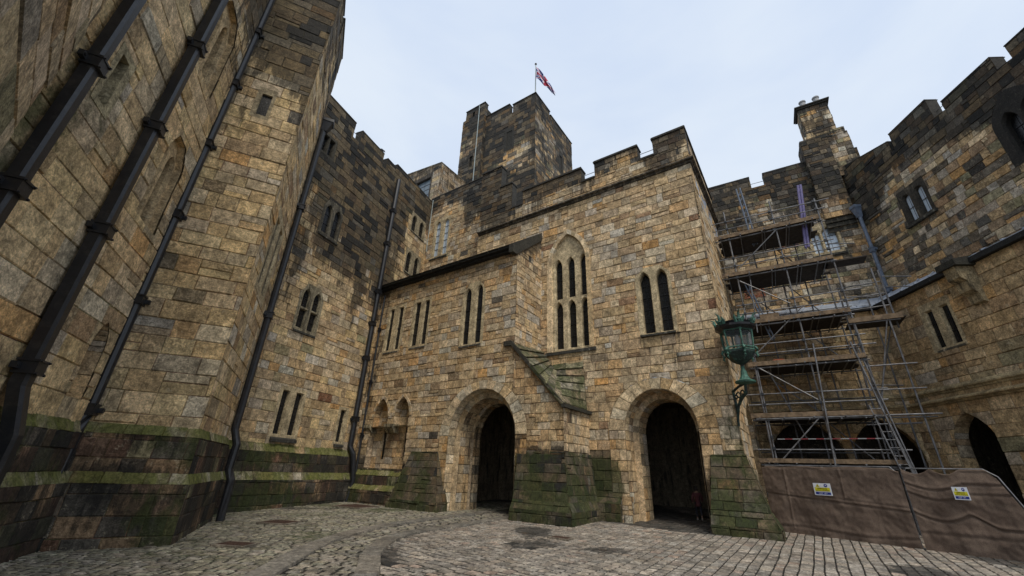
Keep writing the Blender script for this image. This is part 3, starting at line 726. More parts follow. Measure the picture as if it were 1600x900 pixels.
# ================================================================== RANGE BEHIND / LEFT (walls W and S)
rng_ = random.Random(5)
ran = thing('castle_range', 'dark-streaked stone range with crenellated top and mossy plinth in the inner corner', 'building', WP.W(-3, 0, 0))
hw = []
DK = (.20, .175, .125)
window(ran, WP, [(-6.1, 13.45), (-4.6, 13.45), (-4.6, 15.2), (-4.9, 15.75), (-5.8, 15.75), (-6.1, 15.2)], [lancet(-5.88, -5.45, 13.6, 15.4, .5), lancet(-5.2, -4.77, 13.6, 15.4, .5)], hw, col=DK, wx=(.45, .1, .5), seed=5, depth=.16, splay=.03, sill=(-6.05, -4.6, 13.3, 13.5, .08))
window(ran, WP, [(-6.1, 7.75), (-4.55, 7.75), (-4.55, 9.75), (-4.9, 10.35), (-5.75, 10.35), (-6.1, 9.75)], [lancet(-5.88, -5.45, 9.05, 10.05, .45), lancet(-5.18, -4.75, 9.05, 10.05, .45), rect(-5.88, -5.45, 7.95, 8.9), rect(-5.18, -4.75, 7.95, 8.9)], hw, col=(.27, .23, .15), wx=(.3, .05, .5), seed=6, depth=.16, splay=.03, sill=(-6.0, -4.6, 7.66, 7.86, .08))
window(ran, WP, rect(-5.8, -4.22, 2.62, 5.0), [rect(-5.6, -5.24, 2.85, 4.8), rect(-4.8, -4.42, 2.85, 4.8)], hw, seed=7, depth=.16, splay=.03, glass='glass', sill=(-5.7, -4.3, 2.5, 2.8, .16))
window(ran, WP, rect(-1.85, -1.05, 2.6, 4.6), [rect(-1.63, -1.27, 2.78, 4.42)], hw, seed=8, depth=.14, splay=.03, sill=(-1.75, -1.1, 2.5, 2.74, .14))
for z0, z1 in ((18.35, 19.75), (14.85, 16.5)):
    window(ran, WP, rect(1.7, 3.65, z0-.15, z1+.2), [lancet(1.88, 2.45, z0, z1, .5), lancet(2.88, 3.45, z0, z1, .5)], hw, col=(.3, .25, .16), wx=(.25, 0, .5), seed=9, depth=.14, splay=.03, sill=(1.8, 3.55, z0-.2, z0-.04, .06))
window(ran, WP, rect(-7.4, -6.3, 18.1, 19.6), [rect(-7.25, -6.95, 18.3, 19.4), rect(-6.78, -6.48, 18.3, 19.4)], hw, col=DK, wx=(.6, .1, .5), seed=10, depth=.25)
WM = [(-9.6, -5.35, 22.1), (-4.69, -2.4, 22.05), (-1.95, -.85, 22.0), (-.85, 4.12, 22.35)]
def wran(s, z):
    n = vn(s*.5, z*.16, 31); n2 = vn(s*1.1, z*.10, 33); n3 = vn(s*.9, z*.9, 35)
    b = .38*sm(9, 13, z+n*4)+.8*sm(12.5, 18, z+n*6)+1.3*max(0, n2)*sm(6, 12, z)
    if s > 1.2: b = .95*sm(18.6, 21.5, z+n*2)+.35*max(0, n2)
    g = .55*max(0, n+.1)*sm(18.5, 21, z) if -6.2 < s < -1 else 0
    if z < 8: b += .25*max(0, n3)
    for c_, zt in ((-5.65, 13.4), (-5.0, 13.4), (-5.6, 7.7), (-4.95, 7.7)):
        if z < zt: b += .55*math.exp(-((s-c_)/.25)**2)*sm(zt-2.8, zt, z+vn(s*3, z)*.8)
    b += .5*math.exp(-((s+.62)/.45)**2)*(.6+n2)
    return (max(0, b), max(0, g))
mb = MB()
masonry(mb, WP, [rect(-9.8, 4.12, 2.35, 21.0)]+[rect(a, b, 20.95, c) for a, b, c in WM], hw, wran, dict(OLD, buff=4), 121, rh=(.36, .52), wd=(.45, 1.0), split=.08)
mb.build('wall', M['stone'], ran)
parapet(ran, WP, [(a, b, 20.9, c) for a, b, c in WM], copd=.03, coph=.1)
rail(ran, WP.W(-5.4, 21.7, -.3), WP.W(-4.6, 21.7, -.3)); rail(ran, WP.W(-2.45, 21.7, -.3), WP.W(-1.9, 21.7, -.3))
mb = MB()
mb.face([WP.W(a, b, -.7) for a, b in rect(-9.8, 4.3, -.5, 21)], (.05, .045, .04)); mb.build('wall_core', M['stone'], ran)
plinth(ran, WP, -9.6, .6, [(2.42, 0), (2.08, .16), (1.25, .18), (.93, .34), (-.5, .36)], 125)
hs = []
window(ran, SP, rect(17.85, 19.65, 16.6, 20.25), [lancet(18.06, 18.52, 16.8, 20.0, .4), lancet(18.96, 19.42, 16.8, 20.0, .4)], hs, glass='paleglass', seed=12, depth=.12, splay=.03, sill=(17.9, 19.7, 16.5, 16.75, .08))
def wsp(s, z):
    n = vn(s*.6, z*.3, 41); return (max(0, .95*sm(20, 22.2, z+n*1.6)+.8*sm(16.9, 15.9, s)*sm(17, 20, z+n*2)+.2*max(0, n)), .1)
mb = MB(); masonry(mb, SP, [rect(13.2, 20.5, 11.5, 22.65)], hs, wsp, dict(OLD, orange=2.5, tan=4), 131, rh=(.3, .44), wd=(.35, .8)); mb.build('rear_wall', M['stone'], ran)
parapet(ran, SP, [(13.5, 20.4, 22.0, 22.65)], copd=.04, coph=.12)
mb = MB(); mb.box(F1, 13.4, 30, 20.0, 20.6, -9, -1.9); mb.build('roof', M['lead'], ran)

# ================================================================== LEFT TOWER (T) with wall L and near projection
tow = thing('square_tower', 'big left-hand stone tower with dark weathered top, narrow slit and mossy double plinth', 'tower', (TC[0], TC[1], 0))
ht = []
window(tow, T1, rect(-1.62, -1.0, 13.25, 14.75), [rect(-1.45, -1.12, 13.42, 14.45)], ht, depth=.07, splay=.005, seed=21, col=(.33, .27, .17), bars=False)
def wt1(s, z):
    n = vn(s*.6, z*.35, 51); n2 = vn(s*1.5, z*.5, 52)
    b = .95*sm(12.0, 18.0, z+n*4)+.25*sm(-.9, 0, s)*sm(9, 14, z)+.2*max(0, n2)
    return (max(0, b), .06+.25*n)
OLIVE = dict(buff=7, cream=2.6, tan=3, grey=.9, silver=.7, brown=.9, orange=1.0, pale=1.2, dark=.25, red=.06)
mb = MB(); masonry(mb, T1, [rect(-3.2, .02, 2.3, 24.5)], ht, wt1, OLIVE, 141, rh=(.42, .6), wd=(.55, 1.15), split=.08, m=.008, mort=(.24, .18, .10))
mb.build('wall', M['stone'], tow)
h3 = []
window(tow, T2, rect(1.2, 3.5, 7.2, 10.6), [rect(1.45, 2.05, 7.45, 10.2), rect(2.5, 3.15, 7.45, 10.3)], h3, depth=.08, splay=.02, seed=22, glass='glass')
mb = MB(); masonry(mb, T2, [rect(-.02, 4.55, 2.3, 21.6), rect(-.02, 1.6, 21.5, 22.5), rect(2.1, 4.55, 21.5, 22.9)], h3, lambda s, z: (max(0, .55*sm(15, 20.5, z+vn(s, z*.4, 3)*3)+.25*vn(s*2, z*.4, 1)), .02), dict(FRONT, buff=5), 143, rh=(.42, .6), wd=(.5, 1.1), m=.008, mort=(.24, .18, .10))
mb.build('return_wall', M['stone'], tow)
parapet(tow, T2, [(0, 1.6, 21.5, 22.5), (2.1, 4.55, 21.5, 22.9)], copd=.05, coph=.12)
PT = [(2.40, .02), (2.16, .12), (1.27, .13), (1.02, .24), (-.55, .26)]
plinth(tow, T1, -3.3, 0, PT, 145, e1=1)
plinth(tow, T2, 0, 4.6, PT, 149, e0=1, wxs=lambda s, z: (.5+.4*vn(s, z, 2), .25))
mb = MB(); mb.box(T2, .1, 4.53, -.4, 21.3, -7.5, -.06, (.2, .17, .11), (.3, .1, .5)); mb.build('rear_wall', M['stone'], tow)

lw = thing('tower_side_wall', 'steeply seen stone wall with pointed lancets between the two black downpipes at far left', 'wall', LP.W(-3, 0, 0)); lw['kind'] = 'thing'
hl = []
for oo, ll, sd in (([(-1.98, 7.4), (-.62, 7.4), (-.62, 9.7), (-1.0, 10.3), (-1.6, 10.3), (-1.98, 9.7)], [lancet(-1.86, -1.38, 7.6, 9.95, .45), lancet(-1.18, -.72, 7.6, 9.9, .45)], 31), ([(-2.7, 12.4), (-1.0, 12.4), (-1.0, 15.0), (-1.4, 15.6), (-2.3, 15.6), (-2.7, 15.0)], [lancet(-2.55, -2.0, 12.6, 15.2, .5), lancet(-1.7, -1.15, 12.6, 15.2, .5)], 32)):
    o2 = grow(oo, .0); d_ = []
    window(lw, LP, oo, ll, hl, seed=sd, glass='glass', depth=.9, proud=-.2, splay=.04, col=(.46, .34, .19), wx=(.15, .05, .5), bars=False)
window(lw, LP, rect(-5.25, -4.55, 8.1, 9.7), [rect(-5.08, -4.78, 8.25, 9.5)], hl, seed=33, splay=.01, depth=.5, bars=False, col=(.33, .28, .17))
nl = lancet(-1.22, -.48, 2.85, 4.72, .7); hl.append(Hole(nl))
mb = MB(); reveal(mb, LP, nl, 0, -.36, plain, OLD, rng, seg=.6, skip_bottom=False); masonry(mb, LP.sh(-.36), [rect(-1.4, -.3, 2.7, 4.9)], [], plain, OLD, 62, rh=(.45, .6), wd=(.5, .9)); mb.build('blind_niche', M['stone'], lw)
def wl(s, z):
    n = vn(s*.7, z*.35, 71); n2 = vn(s*1.6, z*.5, 72)
    return (max(0, .5*sm(12, 19, z+n*4)+.45*max(0, n2)+.1), max(0, .10+.45*n+.25*sm(-3.5, -5.8, s)))
mb = MB(); mb.face([LP.W(a, b, -.7) for a, b in rect(-9, .9, -.5, 24)], (.05, .045, .04)); mb.build('wall_core', M['stone'], lw); mb = MB(); masonry(mb, LP, [rect(-8.5, .8, 2.35, 24)], hl, wl, dict(OLIVE, grey=2.6), 151, rh=(.45, .65), wd=(.6, 1.3), split=.1, m=.008, mort=(.24, .18, .10))
mb.build('wall', M['stone'], lw)
plinth(lw, LP, -8.5, .8, [(2.38, 0), (2.12, .12), (1.27, .13), (1.02, .24), (-.55, .26)], 155)
nt_ = thing('near_projection', 'close stone projection at the top left edge, courses running steeply past the thick downpipe', 'wall', L0.W(2, 0, 0)); nt_['kind'] = 'thing'
mb = MB(); masonry(mb, L0, [rect(-.3, 5.5, -.5, 22)], [], lambda s, z: (.25+.3*vn(s, z*.3, 8), .1), dict(OLD, grey=3), 161, rh=(.42, .6), wd=(.8, 1.6), split=.05)
mb.build('wall', M['stone'], nt_)

# ================================================================== FLAG TOWER and roof block beyond
KP = F1.sh(-8); kt = thing('flag_tower', 'square black-stained tower flying the flag, rising behind the gatehouse roof', 'tower', KP.W(18, 20, 0))
kh = []
window(kt, KP, rect(16.7, 17.95, 31.8, 34.8), [rect(16.98, 17.65, 32.1, 34.3)], kh, glass='paleglass', seed=41, col=(.10, .09, .07), wx=(.7, 0, .5), depth=.3)
wk = lambda s, z: (max(0, .62+.3*sm(34, 38, z)+.8*vn(s*.35, z*.28, 81)), .08)
mb = MB()
masonry(mb, KP, [rect(14.12, 20.8, 19, 36.85), rect(14.12, 16.98, 36.8, 37.95), rect(17.45, 20.8, 36.8, 38.3)], kh, wk, KEEP, 171, rh=(.42, .62), wd=(.5, 1.1), mort=(.1, .085, .065))
KT = KP.sh(.35)
th = [Hole(rect(22.15, 22.5, 39.0, 39.7)), Hole(rect(21.35, 21.7, 39.0, 39.7)), Hole(rect(21.9, 22.3, 31.5, 33))]
masonry(mb, KT, [rect(20.7, 23.9, 19, 39.0), rect(20.7, 23.5, 38.9, 40.3)], th, lambda s, z: (max(0, .62+.5*vn(s*.35, z*.28, 83)), .05), KEEP, 172, rh=(.42, .62), wd=(.5, 1.1), mort=(.1, .085, .065))
KS = Pn(KP.W(20.7, 0, 0), KP.N, KP.V, -KP.U)
masonry(mb, KS, [rect(-.1, .36, 25, 40.3)], [], lambda s, z: (.8, 0), KEEP, 175, rh=(.42, .62), wd=(.5, 1.1))
mb.box(KP, 21.0, 23.6, 19, 40.2, -3, .2, (.08, .07, .05), (.8, 0, .5))
mb.build('wall', M['stone'], kt)
kp = Pn(KP.W(14.12, 0, 0), -KP.N, KP.V, -KP.U); kph = []
window(kt, kp, rect(4.9, 5.9, 31.0, 33.9), [rect(5.15, 5.62, 31.3, 33.5)], kph, seed=42, col=(.10, .09, .07), wx=(.7, 0, .5), depth=.3)
mb = MB(); masonry(mb, kp, [rect(-.02, 8.2, 19, 36.85), rect(-.02, 2.95, 36.8, 37.95), rect(3.15, 8.2, 36.8, 37.6)], kph, lambda s, z: (max(0, .36+.3*sm(34, 38, z)+.7*vn(s*.35, z*.28, 85)), .05), KEEP, 173, rh=(.42, .62), wd=(.5, 1.1), mort=(.1, .085, .065))
mb.box(KP, 14.2, 20.7, 19, 36.5, -8.15, -.06, (.08, .07, .05), (.8, 0, .5))
mb.build('side_wall', M['stone'], kt)
parapet(kt, KP, [(14.12, 16.98, 36.8, 37.95), (17.45, 20.8, 36.8, 38.3)], copd=.08, coph=.14, wx=(.9, 0))
parapet(kt, KT, [(20.7, 23.5, 39.5, 40.3)], copd=.08, coph=.14, wx=(.9, 0)); parapet(kt, kp, [(0, 2.95, 36.8, 37.95), (3.15, 8.2, 36.8, 37.6)], copd=.08, coph=.14, wx=(.9, 0))
mb = MB(); mb.box(KT, 21.46, 21.54, 28, 40.4, .01, .06); tag(mb.build('lightning_conductor', M['steel']), 'thin pale metal strip running down the flag tower turret', 'conductor')
VP = F1.sh(-4); vb = thing('roof_turret_block', 'plain pale-brown stone block with shuttered opening rising behind the range parapet', 'building', VP.W(25, 18, 0))
vh = []
window(vb, VP, rect(23.7, 26.2, 25.7, 28.9), [rect(23.95, 25.95, 26.0, 28.4)], vh, glass='greyglass', seed=43, col=(.16, .13, .10), wx=(.5, 0, .5), depth=.25)
mb = MB(); masonry(mb, VP, [[(22.6, 18), (29.6, 18), (29.6, 30.3), (27.6, 30.3), (22.6, 29.6)]], vh, lambda s, z: (.28+.2*vn(s, z, 4)+.2*sm(28, 29.6, z), .05), dict(tan=2, grey=3, brown=3, olive=1), 181, rh=(.4, .5), wd=(.6, 1.1))
vp = Pn(VP.W(22.6, 0, 0), -VP.N, VP.V, -VP.U); masonry(mb, vp, [rect(-.02, 6, 18, 29.6)], [], lambda s, z: (.34+.2*vn(s, z, 4), .05), dict(tan=1.4, grey=3, brown=3, olive=1), 182, rh=(.4, .5), wd=(.6, 1.1))
mb.build('wall', M['stone'], vb)
parapet(vb, VP, [(22.6, 27.6, 29.0, 29.6, 30.3), (27.6, 29.6, 29.0, 30.3)], copd=.05, coph=.12, wx=(.4, .1), col=(.28, .25, .19)); parapet(vb, vp, [(0, 6, 29, 29.6)], copd=.05, coph=.12, wx=(.4, .1), col=(.28, .25, .19))

# ================================================================== RIGHT RANGE, upper walls
rr = thing('right_range', 'rugged dark-speckled stone wall with merlons above the lead roof on the right', 'building', R2U.W(-4, 0, 0))
ru = []
window(rr, R1U, rect(-6.05, -4.5, 13.7, 15.8), [rect(-5.08, -4.68, 13.95, 15.2), lancet(-5.88, -5.25, 13.95, 15.5, .4)], ru, glass='paleglass', seed=51, depth=.2, bars=True, sill=(-6.1, -4.5, 13.6, 13.85, .12))
def wru(s, z):
    n = vn(s*.4, z*.3, 91); return (max(0, .95*sm(15.3, 18.8, z+n*3.5)+.45*max(0, vn(s, z*.7, 92))), .06)
mb = MB(); masonry(mb, R1U, [rect(-7.15, 1.6, 8, 19.55), rect(-2.37, 1.6, 19.5, 20.45), rect(-8.2, -3.15, 19.5, 20.45)], ru, wru, ROUGH, 191, rh=(.26, .42), wd=(.28, .75), wob=.05, split=.15)
mb.build('wall', M['stone'], rr); parapet(rr, R1U, [(-2.37, 1.6, 19.5, 20.4), (-8.2, -3.15, 19.5, 20.4)], copd=.02, coph=.1)
rv = []
window(rr, R2U, rect(-4.15, -2.62, 13.3, 15.3), [roundtop(-3.2, -2.86, 13.55, 14.95, .2), roundtop(-3.92, -3.58, 13.55, 14.95, .2)], rv, glass='paleglass', seed=52, depth=.16, col=(.15, .125, .09), wx=(.5, 0, .5), sill=(-4.2, -2.6, 13.25, 13.5, .16))
window(rr, R2U, lancet(-9.3, -7.4, 13.0, 16.1, 1.3), [lancet(-8.95, -8.45, 13.3, 15.2, .5), lancet(-8.25, -7.75, 13.3, 15.2, .5)], rv, seed=53, depth=.3, col=(.07, .06, .05), wx=(.85, 0, .5))
R2M = [(-3.35, -.1, 18.2, 19.2), (-5.75, -3.55, 18.5, 18.5), (-8.5, -6.3, 17.75, 17.75), (-13, -9.05, 17.65, 17.65)]
def wrv(s, z):
    n = vn(s*.45, z*.35, 95); return (max(0, .95*sm(14.6, 17.6, z+n*2.8)+.55*max(0, vn(s*.8, z*.8, 96))), .05)
mb = MB(); masonry(mb, R2U, [[(-13, 9.3), (.1, 9.3), (.1, 17.7), (-5.7, 17.35), (-13, 16.6)]]+[[(a, 16.5), (b, 16.5), (b, d), (a, c)] for a, b, c, d in R2M], rv, wrv, ROUGH, 192, rh=(.28, .46), wd=(.32, .85), wob=.06, split=.15)
mb.build('side_wall', M['stone'], rr); parapet(rr, R2U, [(a, b, 16.5, c, d) for a, b, c, d in R2M], copd=.02, coph=.06)
for A_, B_ in ((R2U.W(-5.7, 17.8, -.3), R2U.W(-6.35, 17.8, -.3)), (R2U.W(-8.45, 17.2, -.3), R2U.W(-9.1, 17.2, -.3)), (R2U.W(-3.3, 18.0, -.3), R2U.W(-3.6, 18.0, -.3)), (R1U.W(-2.3, 20.05, -.3), R1U.W(-3.2, 20.05, -.3))): rail(rr, A_, B_)
# corbelled corner turret carrying the chimney
mb = MB()
masonry(mb, R1U.sh(.3), [rect(-6.95, -5.55, 15.9, 21.9)], [], wru, ROUGH, 193, rh=(.3, .42), wd=(.3, .7))
tl = Pn(R1U.W(-5.55, 0, 0), R1U.N, R1U.V, R1U.U); masonry(mb, tl, [rect(-1.2, .32, 15.9, 21.9)], [], wru, ROUGH, 194, rh=(.3, .42), wd=(.3, .6))
tr = Pn(R1U.W(-6.95, 0, 0), R1U.N, R1U.V, -R1U.U)
for i in range(3): mb.box(R1U, -6.95+.0, -5.55, 15.9-.28*(i+1), 15.9-.28*i-.03, 0, .3-.09*(i+1), (.16, .14, .1), (.5, 0, .5))
mb.build('corbelled_turret', M['stone'], rr)
ch = thing('chimney_stack', 'tall dark-speckled stone chimney with stepped base and two pots on the right range', 'chimney', R1U.W(-7, 20, -.4))
mb = MB(); CB = R1U.sh(.3)
wc_ = lambda s, z: (max(0, .35+.6*vn(s*.8, z*.8, 99)), .05)
def stack(s0, s1, z0, z1, dd, dep, seed):
    pnf = R1U.sh(dd); masonry(mb, pnf, [rect(s0, s1, z0, z1)], [], wc_, ROUGH, seed, rh=(.3, .4), wd=(.35, .7))
    q = Pn(pnf.W(s1, 0, 0), -pnf.N, pnf.V, pnf.U); masonry(mb, q, [rect(0, dep, z0, z1)], [], wc_, ROUGH, seed+1, rh=(.3, .4), wd=(.35, .7))
    q = Pn(pnf.W(s0, 0, 0), -pnf.N, pnf.V, -pnf.U); masonry(mb, q, [rect(0, dep, z0, z1)], [], wc_, ROUGH, seed+2, rh=(.3, .4), wd=(.35, .7))
    mb.box(pnf, s0+.03, s1-.03, z0, z1+.01, -dep, -.04, (.08, .07, .05), (.8, 0, .5))
stack(-8.0, -5.75, 18.6, 21.75, .25, 1.5, 201); stack(-7.95, -5.9, 21.75, 22.2, .16, 1.35, 204); stack(-7.62, -6.05, 22.2, 24.6, .08, 1.2, 207)
for z, g, h in ((21.72, .05, .08), (24.6, .10, .12), (24.72, .17, .09)): mb.box(R1U, -7.62-g, -6.05+g, z, z+h, -1.15-g, .08+g, (.10, .09, .07), (.7, 0, .5))
mb.build('stack', M['stone'], ch)
for s0 in (-6.45, -7.2):
    p = MB(); p.lathe(R1U.W(s0, 24.8, -.1), [(.17, 0), (.2, .1), (.16, .42), (.21, .47), (.21, .55), (.12, .56)], 10); p.build('pot', M['clay'], ch)

# ================================================================== RIGHT RANGE, lower arcade with lead roof
lo = thing('arcade_range', 'lower tan stone range with lead roof, rolled string course and dark pointed arches', 'building', R2L.W(-3, 0, 0))
hr = []
a1 = lancet(-3.38, -.42, -.5, 4.45, 1.75); a2 = lancet(-6.02, -3.62, -.5, 4.38, 1.7); a3 = lancet(-3.1, -1.42, -.5, 4.3, 1.15)
for a in (a1, a2): hr.append(Hole(a))
h4 = [Hole(a3)]
window(lo, R2L, rect(-3.5, -2.05, 6.7, 8.75), [rect(-2.6, -2.3, 6.86, 8.4), rect(-3.32, -3.0, 6.86, 8.4)], h4, seed=61, depth=.12, splay=.04, sill=(-3.42, -2.2, 6.66, 6.84, .03), sillcol=(.4, .35, .25))
a4 = lancet(-6.6, -4.8, -.5, 4.3, 1.15); h4.append(Hole(a4))
w4 = lambda s, z: (.08+.3*max(0, vn(s*.6, z*.7, 19)), .06)
LOW = dict(tan=5, cream=2, grey=1, orange=1.4, brown=1.6, olive=.8)
mb = MB(); masonry(mb, R1L, [rect(-6.2, .8, -.5, 9.45)], hr, w4, LOW, 211, rh=(.34, .5), wd=(.4, .9)); mb.build('wall', M['stone'], lo)
mb = MB(); masonry(mb, R2L, [rect(-10, .02, -.5, 9.45)], h4, w4, LOW, 212, rh=(.38, .55), wd=(.45, 1.0)); mb.build('side_wall', M['stone'], lo)
for pn_, a in ((R1L, a1), (R1L, a2), (R2L, a3), (R2L, a4)): mb = MB(); reveal(mb, pn_, a, 0, -.55, plain, LOW, rng, seg=.45); mb.build('arch', M['stone'], lo)
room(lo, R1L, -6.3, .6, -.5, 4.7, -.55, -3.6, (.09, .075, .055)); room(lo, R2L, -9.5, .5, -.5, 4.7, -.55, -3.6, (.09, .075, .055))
for pn_, s0, s1 in ((R1L, -6.15, .6), (R2L, -10, 0.05)):
    cornice(lo, pn_, s0, s1, 4.68, .26, .2, col=(.38, .29, .16), wx=(.15, .05, .5), name='string_course'); cornice(lo, pn_, s0, s1, 5.08, .3, .12, col=(.38, .30, .17), wx=(.1, .05, .5), name='string_course')
mb = MB()
for pn_, s0, s1 in ((R1L, -6.2, .8), (R2L, -10, 0)): mb.box(pn_, s0, s1, 9.42, 9.62, -.1, .22, (.05, .05, .05), (.9, 0, .5))
mb.build('eaves_board', M['slate'], lo)
mb = MB(); c1 = R1L.W(-6.2, 9.66, .25); c2 = R1U.W(-7.0, 10.6, .02)
cA = R2L.W(0, 9.66, .25)
def leads(p0, p1, q0, q1, n):
    p0, p1, q0, q1 = map(lambda x: np.array(x, float), (p0, p1, q0, q1))
    up = np.cross(p1-p0, q0-p0); up /= np.linalg.norm(up); up = up if up[2] > 0 else -up
    for i in range(n):
        a, b = i/n, (i+1)/n; P = p0+(p1-p0)*a; Q = p0+(p1-p0)*b; P2 = q0+(q1-q0)*a; Q2 = q0+(q1-q0)*b
        mb.face([P, Q, Q2, P2]); mb.tube([P+up*.02, P2+up*.02], .035, 6)
    for e in (p0, p1): pass
    mb.face([p0, p1, p1-v3(0, 0, .08), p0-v3(0, 0, .08)])
leads(R1L.W(.8, 9.66, .25), R1L.W(-6.15, 9.66, .25), R1U.W(.8, 10.72, .02), R1U.W(-6.75, 10.72, .02), 9)
leads(R1L.W(-6.15, 9.66, .25), R2L.W(-10, 9.66, .25), R1U.W(-6.75, 10.72, .02), R2U.W(-10, 10.5, .02), 13)
mb.build('lead_roof', M['lead'], lo)
mb = MB()
mb.prism(Pn(R2L.W(0, 0, 0), R2L.N, R2L.V, R2L.U), [(0, 7.9), (.16, 7.95), (.2, 8.25), (.38, 8.4), (.42, 8.75), (.62, 8.9), (.66, 9.4), (0, 9.4)], -4.85, -4.35, (.33, .26, .15), (.3, .1, .5))
mb.prism(Pn(R2L.W(0, 0, 0), R2L.N, R2L.V, R2L.U), [(0, 9.35), (.75, 9.35), (.75, 9.6), (0, 9.75)], -5.0, -4.2, (.12, .11, .08), (.6, .3, .5))
mb.build('corbel', M['stone'], lo)
for a, lb in (((-1.7, -.6, 11.75, 12.5), 'small orange-red brick infill on the wall between the two top scaffold platforms'), ((-4.0, -3.1, 14.6, 15.1), 'small orange-red brick infill on the wall just above the top scaffold platform')):
    mb = MB(); masonry(mb, R1U.sh(.03), [rect(*a)], [], lambda s, z: (.25*vn(s*2, z*2), 0), dict(brick=3, red=1), 220, rh=(.085, .095), wd=(.2, .26), m=.008, split=0, mort=(.3, .25, .2)); tag(mb.build('brick_patch', M['stone']), lb, 'brickwork')

# ================================================================== DOWNPIPES
def pipe(name, label, path, w, joints, square=False, pn=None, group='black downpipes on the walls', hopper=None, mat='iron', br=.07):
    path = [np.array(p, float) for p in path]; t = thing(name, label, 'drainpipe', path[-1], group)
    mb = MB()
    if square:
        n = pn.N; uu = pn.U
        for i in range(len(path)-1):
            A, B = path[i], path[i+1]
            def rg(P): return [P-uu*w/2-n*w*.4, P+uu*w/2-n*w*.4, P+uu*w/2+n*w*.25, P+uu*w*.3+n*w*.4, P-uu*w*.3+n*w*.4, P-uu*w/2+n*w*.25]
            a, b = rg(A), rg(B)
            for k in range(6): mb.face([a[k], a[(k+1) % 6], b[(k+1) % 6], b[k]])
            mb.face(a); mb.face(b)
    else: mb.tube(path, w/2, 10)
    mb.build('pipe', M[mat], t)
    for z in joints:
        # point on path at height z
        for i in range(len(path)-1):
            A, B = path[i], path[i+1]
            if min(A[2], B[2]) <= z <= max(A[2], B[2]):
                P = A+(B-A)*((z-A[2])/(B[2]-A[2])); break
        else: continue
        b = MB(); q = Pn(P, pn.U, (0, 0, 1), pn.N); k = w*.5+br*.45
        for dz in (-.13, .10): b.box(q, -k, k, dz, dz+.045, -w*.55, w*.5+br*.5)
        b.box(q, -k*.88, k*.88, -.09, .10, -w*.5, w*.5+br*.3)
        b.box(q, -k-br*1.4, k+br*1.4, -.06, .06, -w*.55, -w*.2)
        for sx in (-1, 1):
            b.tube([q.W(sx*(k+br*.9), 0, -w*.5), q.W(sx*(k+br*.9), 0, -w*.5+.10)], .035, 6)
            for dz in (-.12, .12): b.tube([q.W(sx*k*.75, dz, w*.5+br*.4), q.W(sx*k*.75, dz, w*.5+br*.9)], .022, 5)
        b.build('bracket', M[mat], t)
    if hopper is not None:
        h = MB(); q = Pn(hopper, pn.U, (0, 0, 1), pn.N); k = w*.9
        a = [q.W(-k, .35, -.12), q.W(k, .35, -.12), q.W(k, .35, k*1.5), q.W(-k, .35, k*1.5)]; c = [q.W(-w/2, -.25, -.1), q.W(w/2, -.25, -.1), q.W(w/2, -.25, w*.6), q.W(-w/2, -.25, w*.6)]
        for i in range(4): h.face([a[i], a[(i+1) % 4], c[(i+1) % 4], c[i]])
        h.box(q, -k-.03, k+.03, .33, .5, -.12, k*1.5+.03); h.face(a); h.build('hopper', M[mat], t)
    return t
pipe('downpipe', 'thickest black square downpipe, crossing the top left corner beside the near projection', [LP.W(-5.9, 22, .2), LP.W(-5.86, 2.4, .2), LP.W(-5.86, -.3, .4)], .25, [11.2, 8.34, 5.49, 14, 17], True, LP)
pipe('downpipe', 'broad black square downpipe with glossy edge, second from the left', [LP.W(-3.33, 24, .2), LP.W(-3.28, 2.75, .2), LP.W(-3.25, 1.9, .42), LP.W(-3.25, -.3, .45)], .29, [21, 18, 15.1, 12.1, 9.12, 6.13, 3.1], True, LP)
pipe('downpipe', 'slimmer black downpipe in the angle between side wall and square tower', [T1.W(-2.36, 20, .14), T1.W(-2.36, 2.6, .14), T1.W(-2.36, 2.2, .3), T1.W(-2.36, 1.3, .33), T1.W(-2.36, .9, .42), T1.W(-2.36, .25, .42)], .27, [17.2, 14.3, 11.4, 8.54, 5.67, 2.68], False, T1, br=.07)
pipe('downpipe', 'black downpipe with zigzag foot over the mossy ledges at the tower and range corner', [T2.W(4.5, 17.6, .16), T2.W(4.5, 2.7, .16), T2.W(4.5, 2.2, .36), T2.W(4.5, 1.35, .34), T2.W(4.5, 1.0, .5), T2.W(4.45, -.3, .52)], .27, [12.6, 7.2], False, T2, hopper=T2.W(4.5, 17.6, .16))
pipe('downpipe', 'long black downpipe in the corner between the range and the stair block', [WP.W(-.62, 21.1, .16), WP.W(-.62, 2.6, .16), WP.W(-.5, 2.2, .36), WP.W(-.3, .9, .5), WP.W(-.3, -.2, .5)], .3, [18.3, 15.6, 12.0, 9.8, 7.6, 4.05], False, WP, br=.05)
pipe('downpipe', 'thin grey-black pipe just right of the corner downpipe on the stair block', [F2.W(19.0, 11.9, .1), F2.W(18.85, 1.4, .1), F2.W(18.8, -.2, .45)], .11, [9.5, 6.2, 3.2], False, F2, group=None, br=.04)
pipe('downpipe', 'weathered grey downpipe in the right range corner above the lead roof', [R2U.W(-.42, 15.7, .2), R2U.W(-.42, 10.7, .2)], .18, [13.3, 10.9], False, R2U, hopper=R2U.W(-.42, 15.7, .2), mat='bluegrey', group=None)
mb = MB(); mb.tube([SP.W(20.2, 22.5, .05), SP.W(20.2, 17.5, .05)], .035, 5); tag(mb.build('conduit', M['steel']), 'thin pale conduit in the inner angle beside the two white-paned lancets', 'conduit')

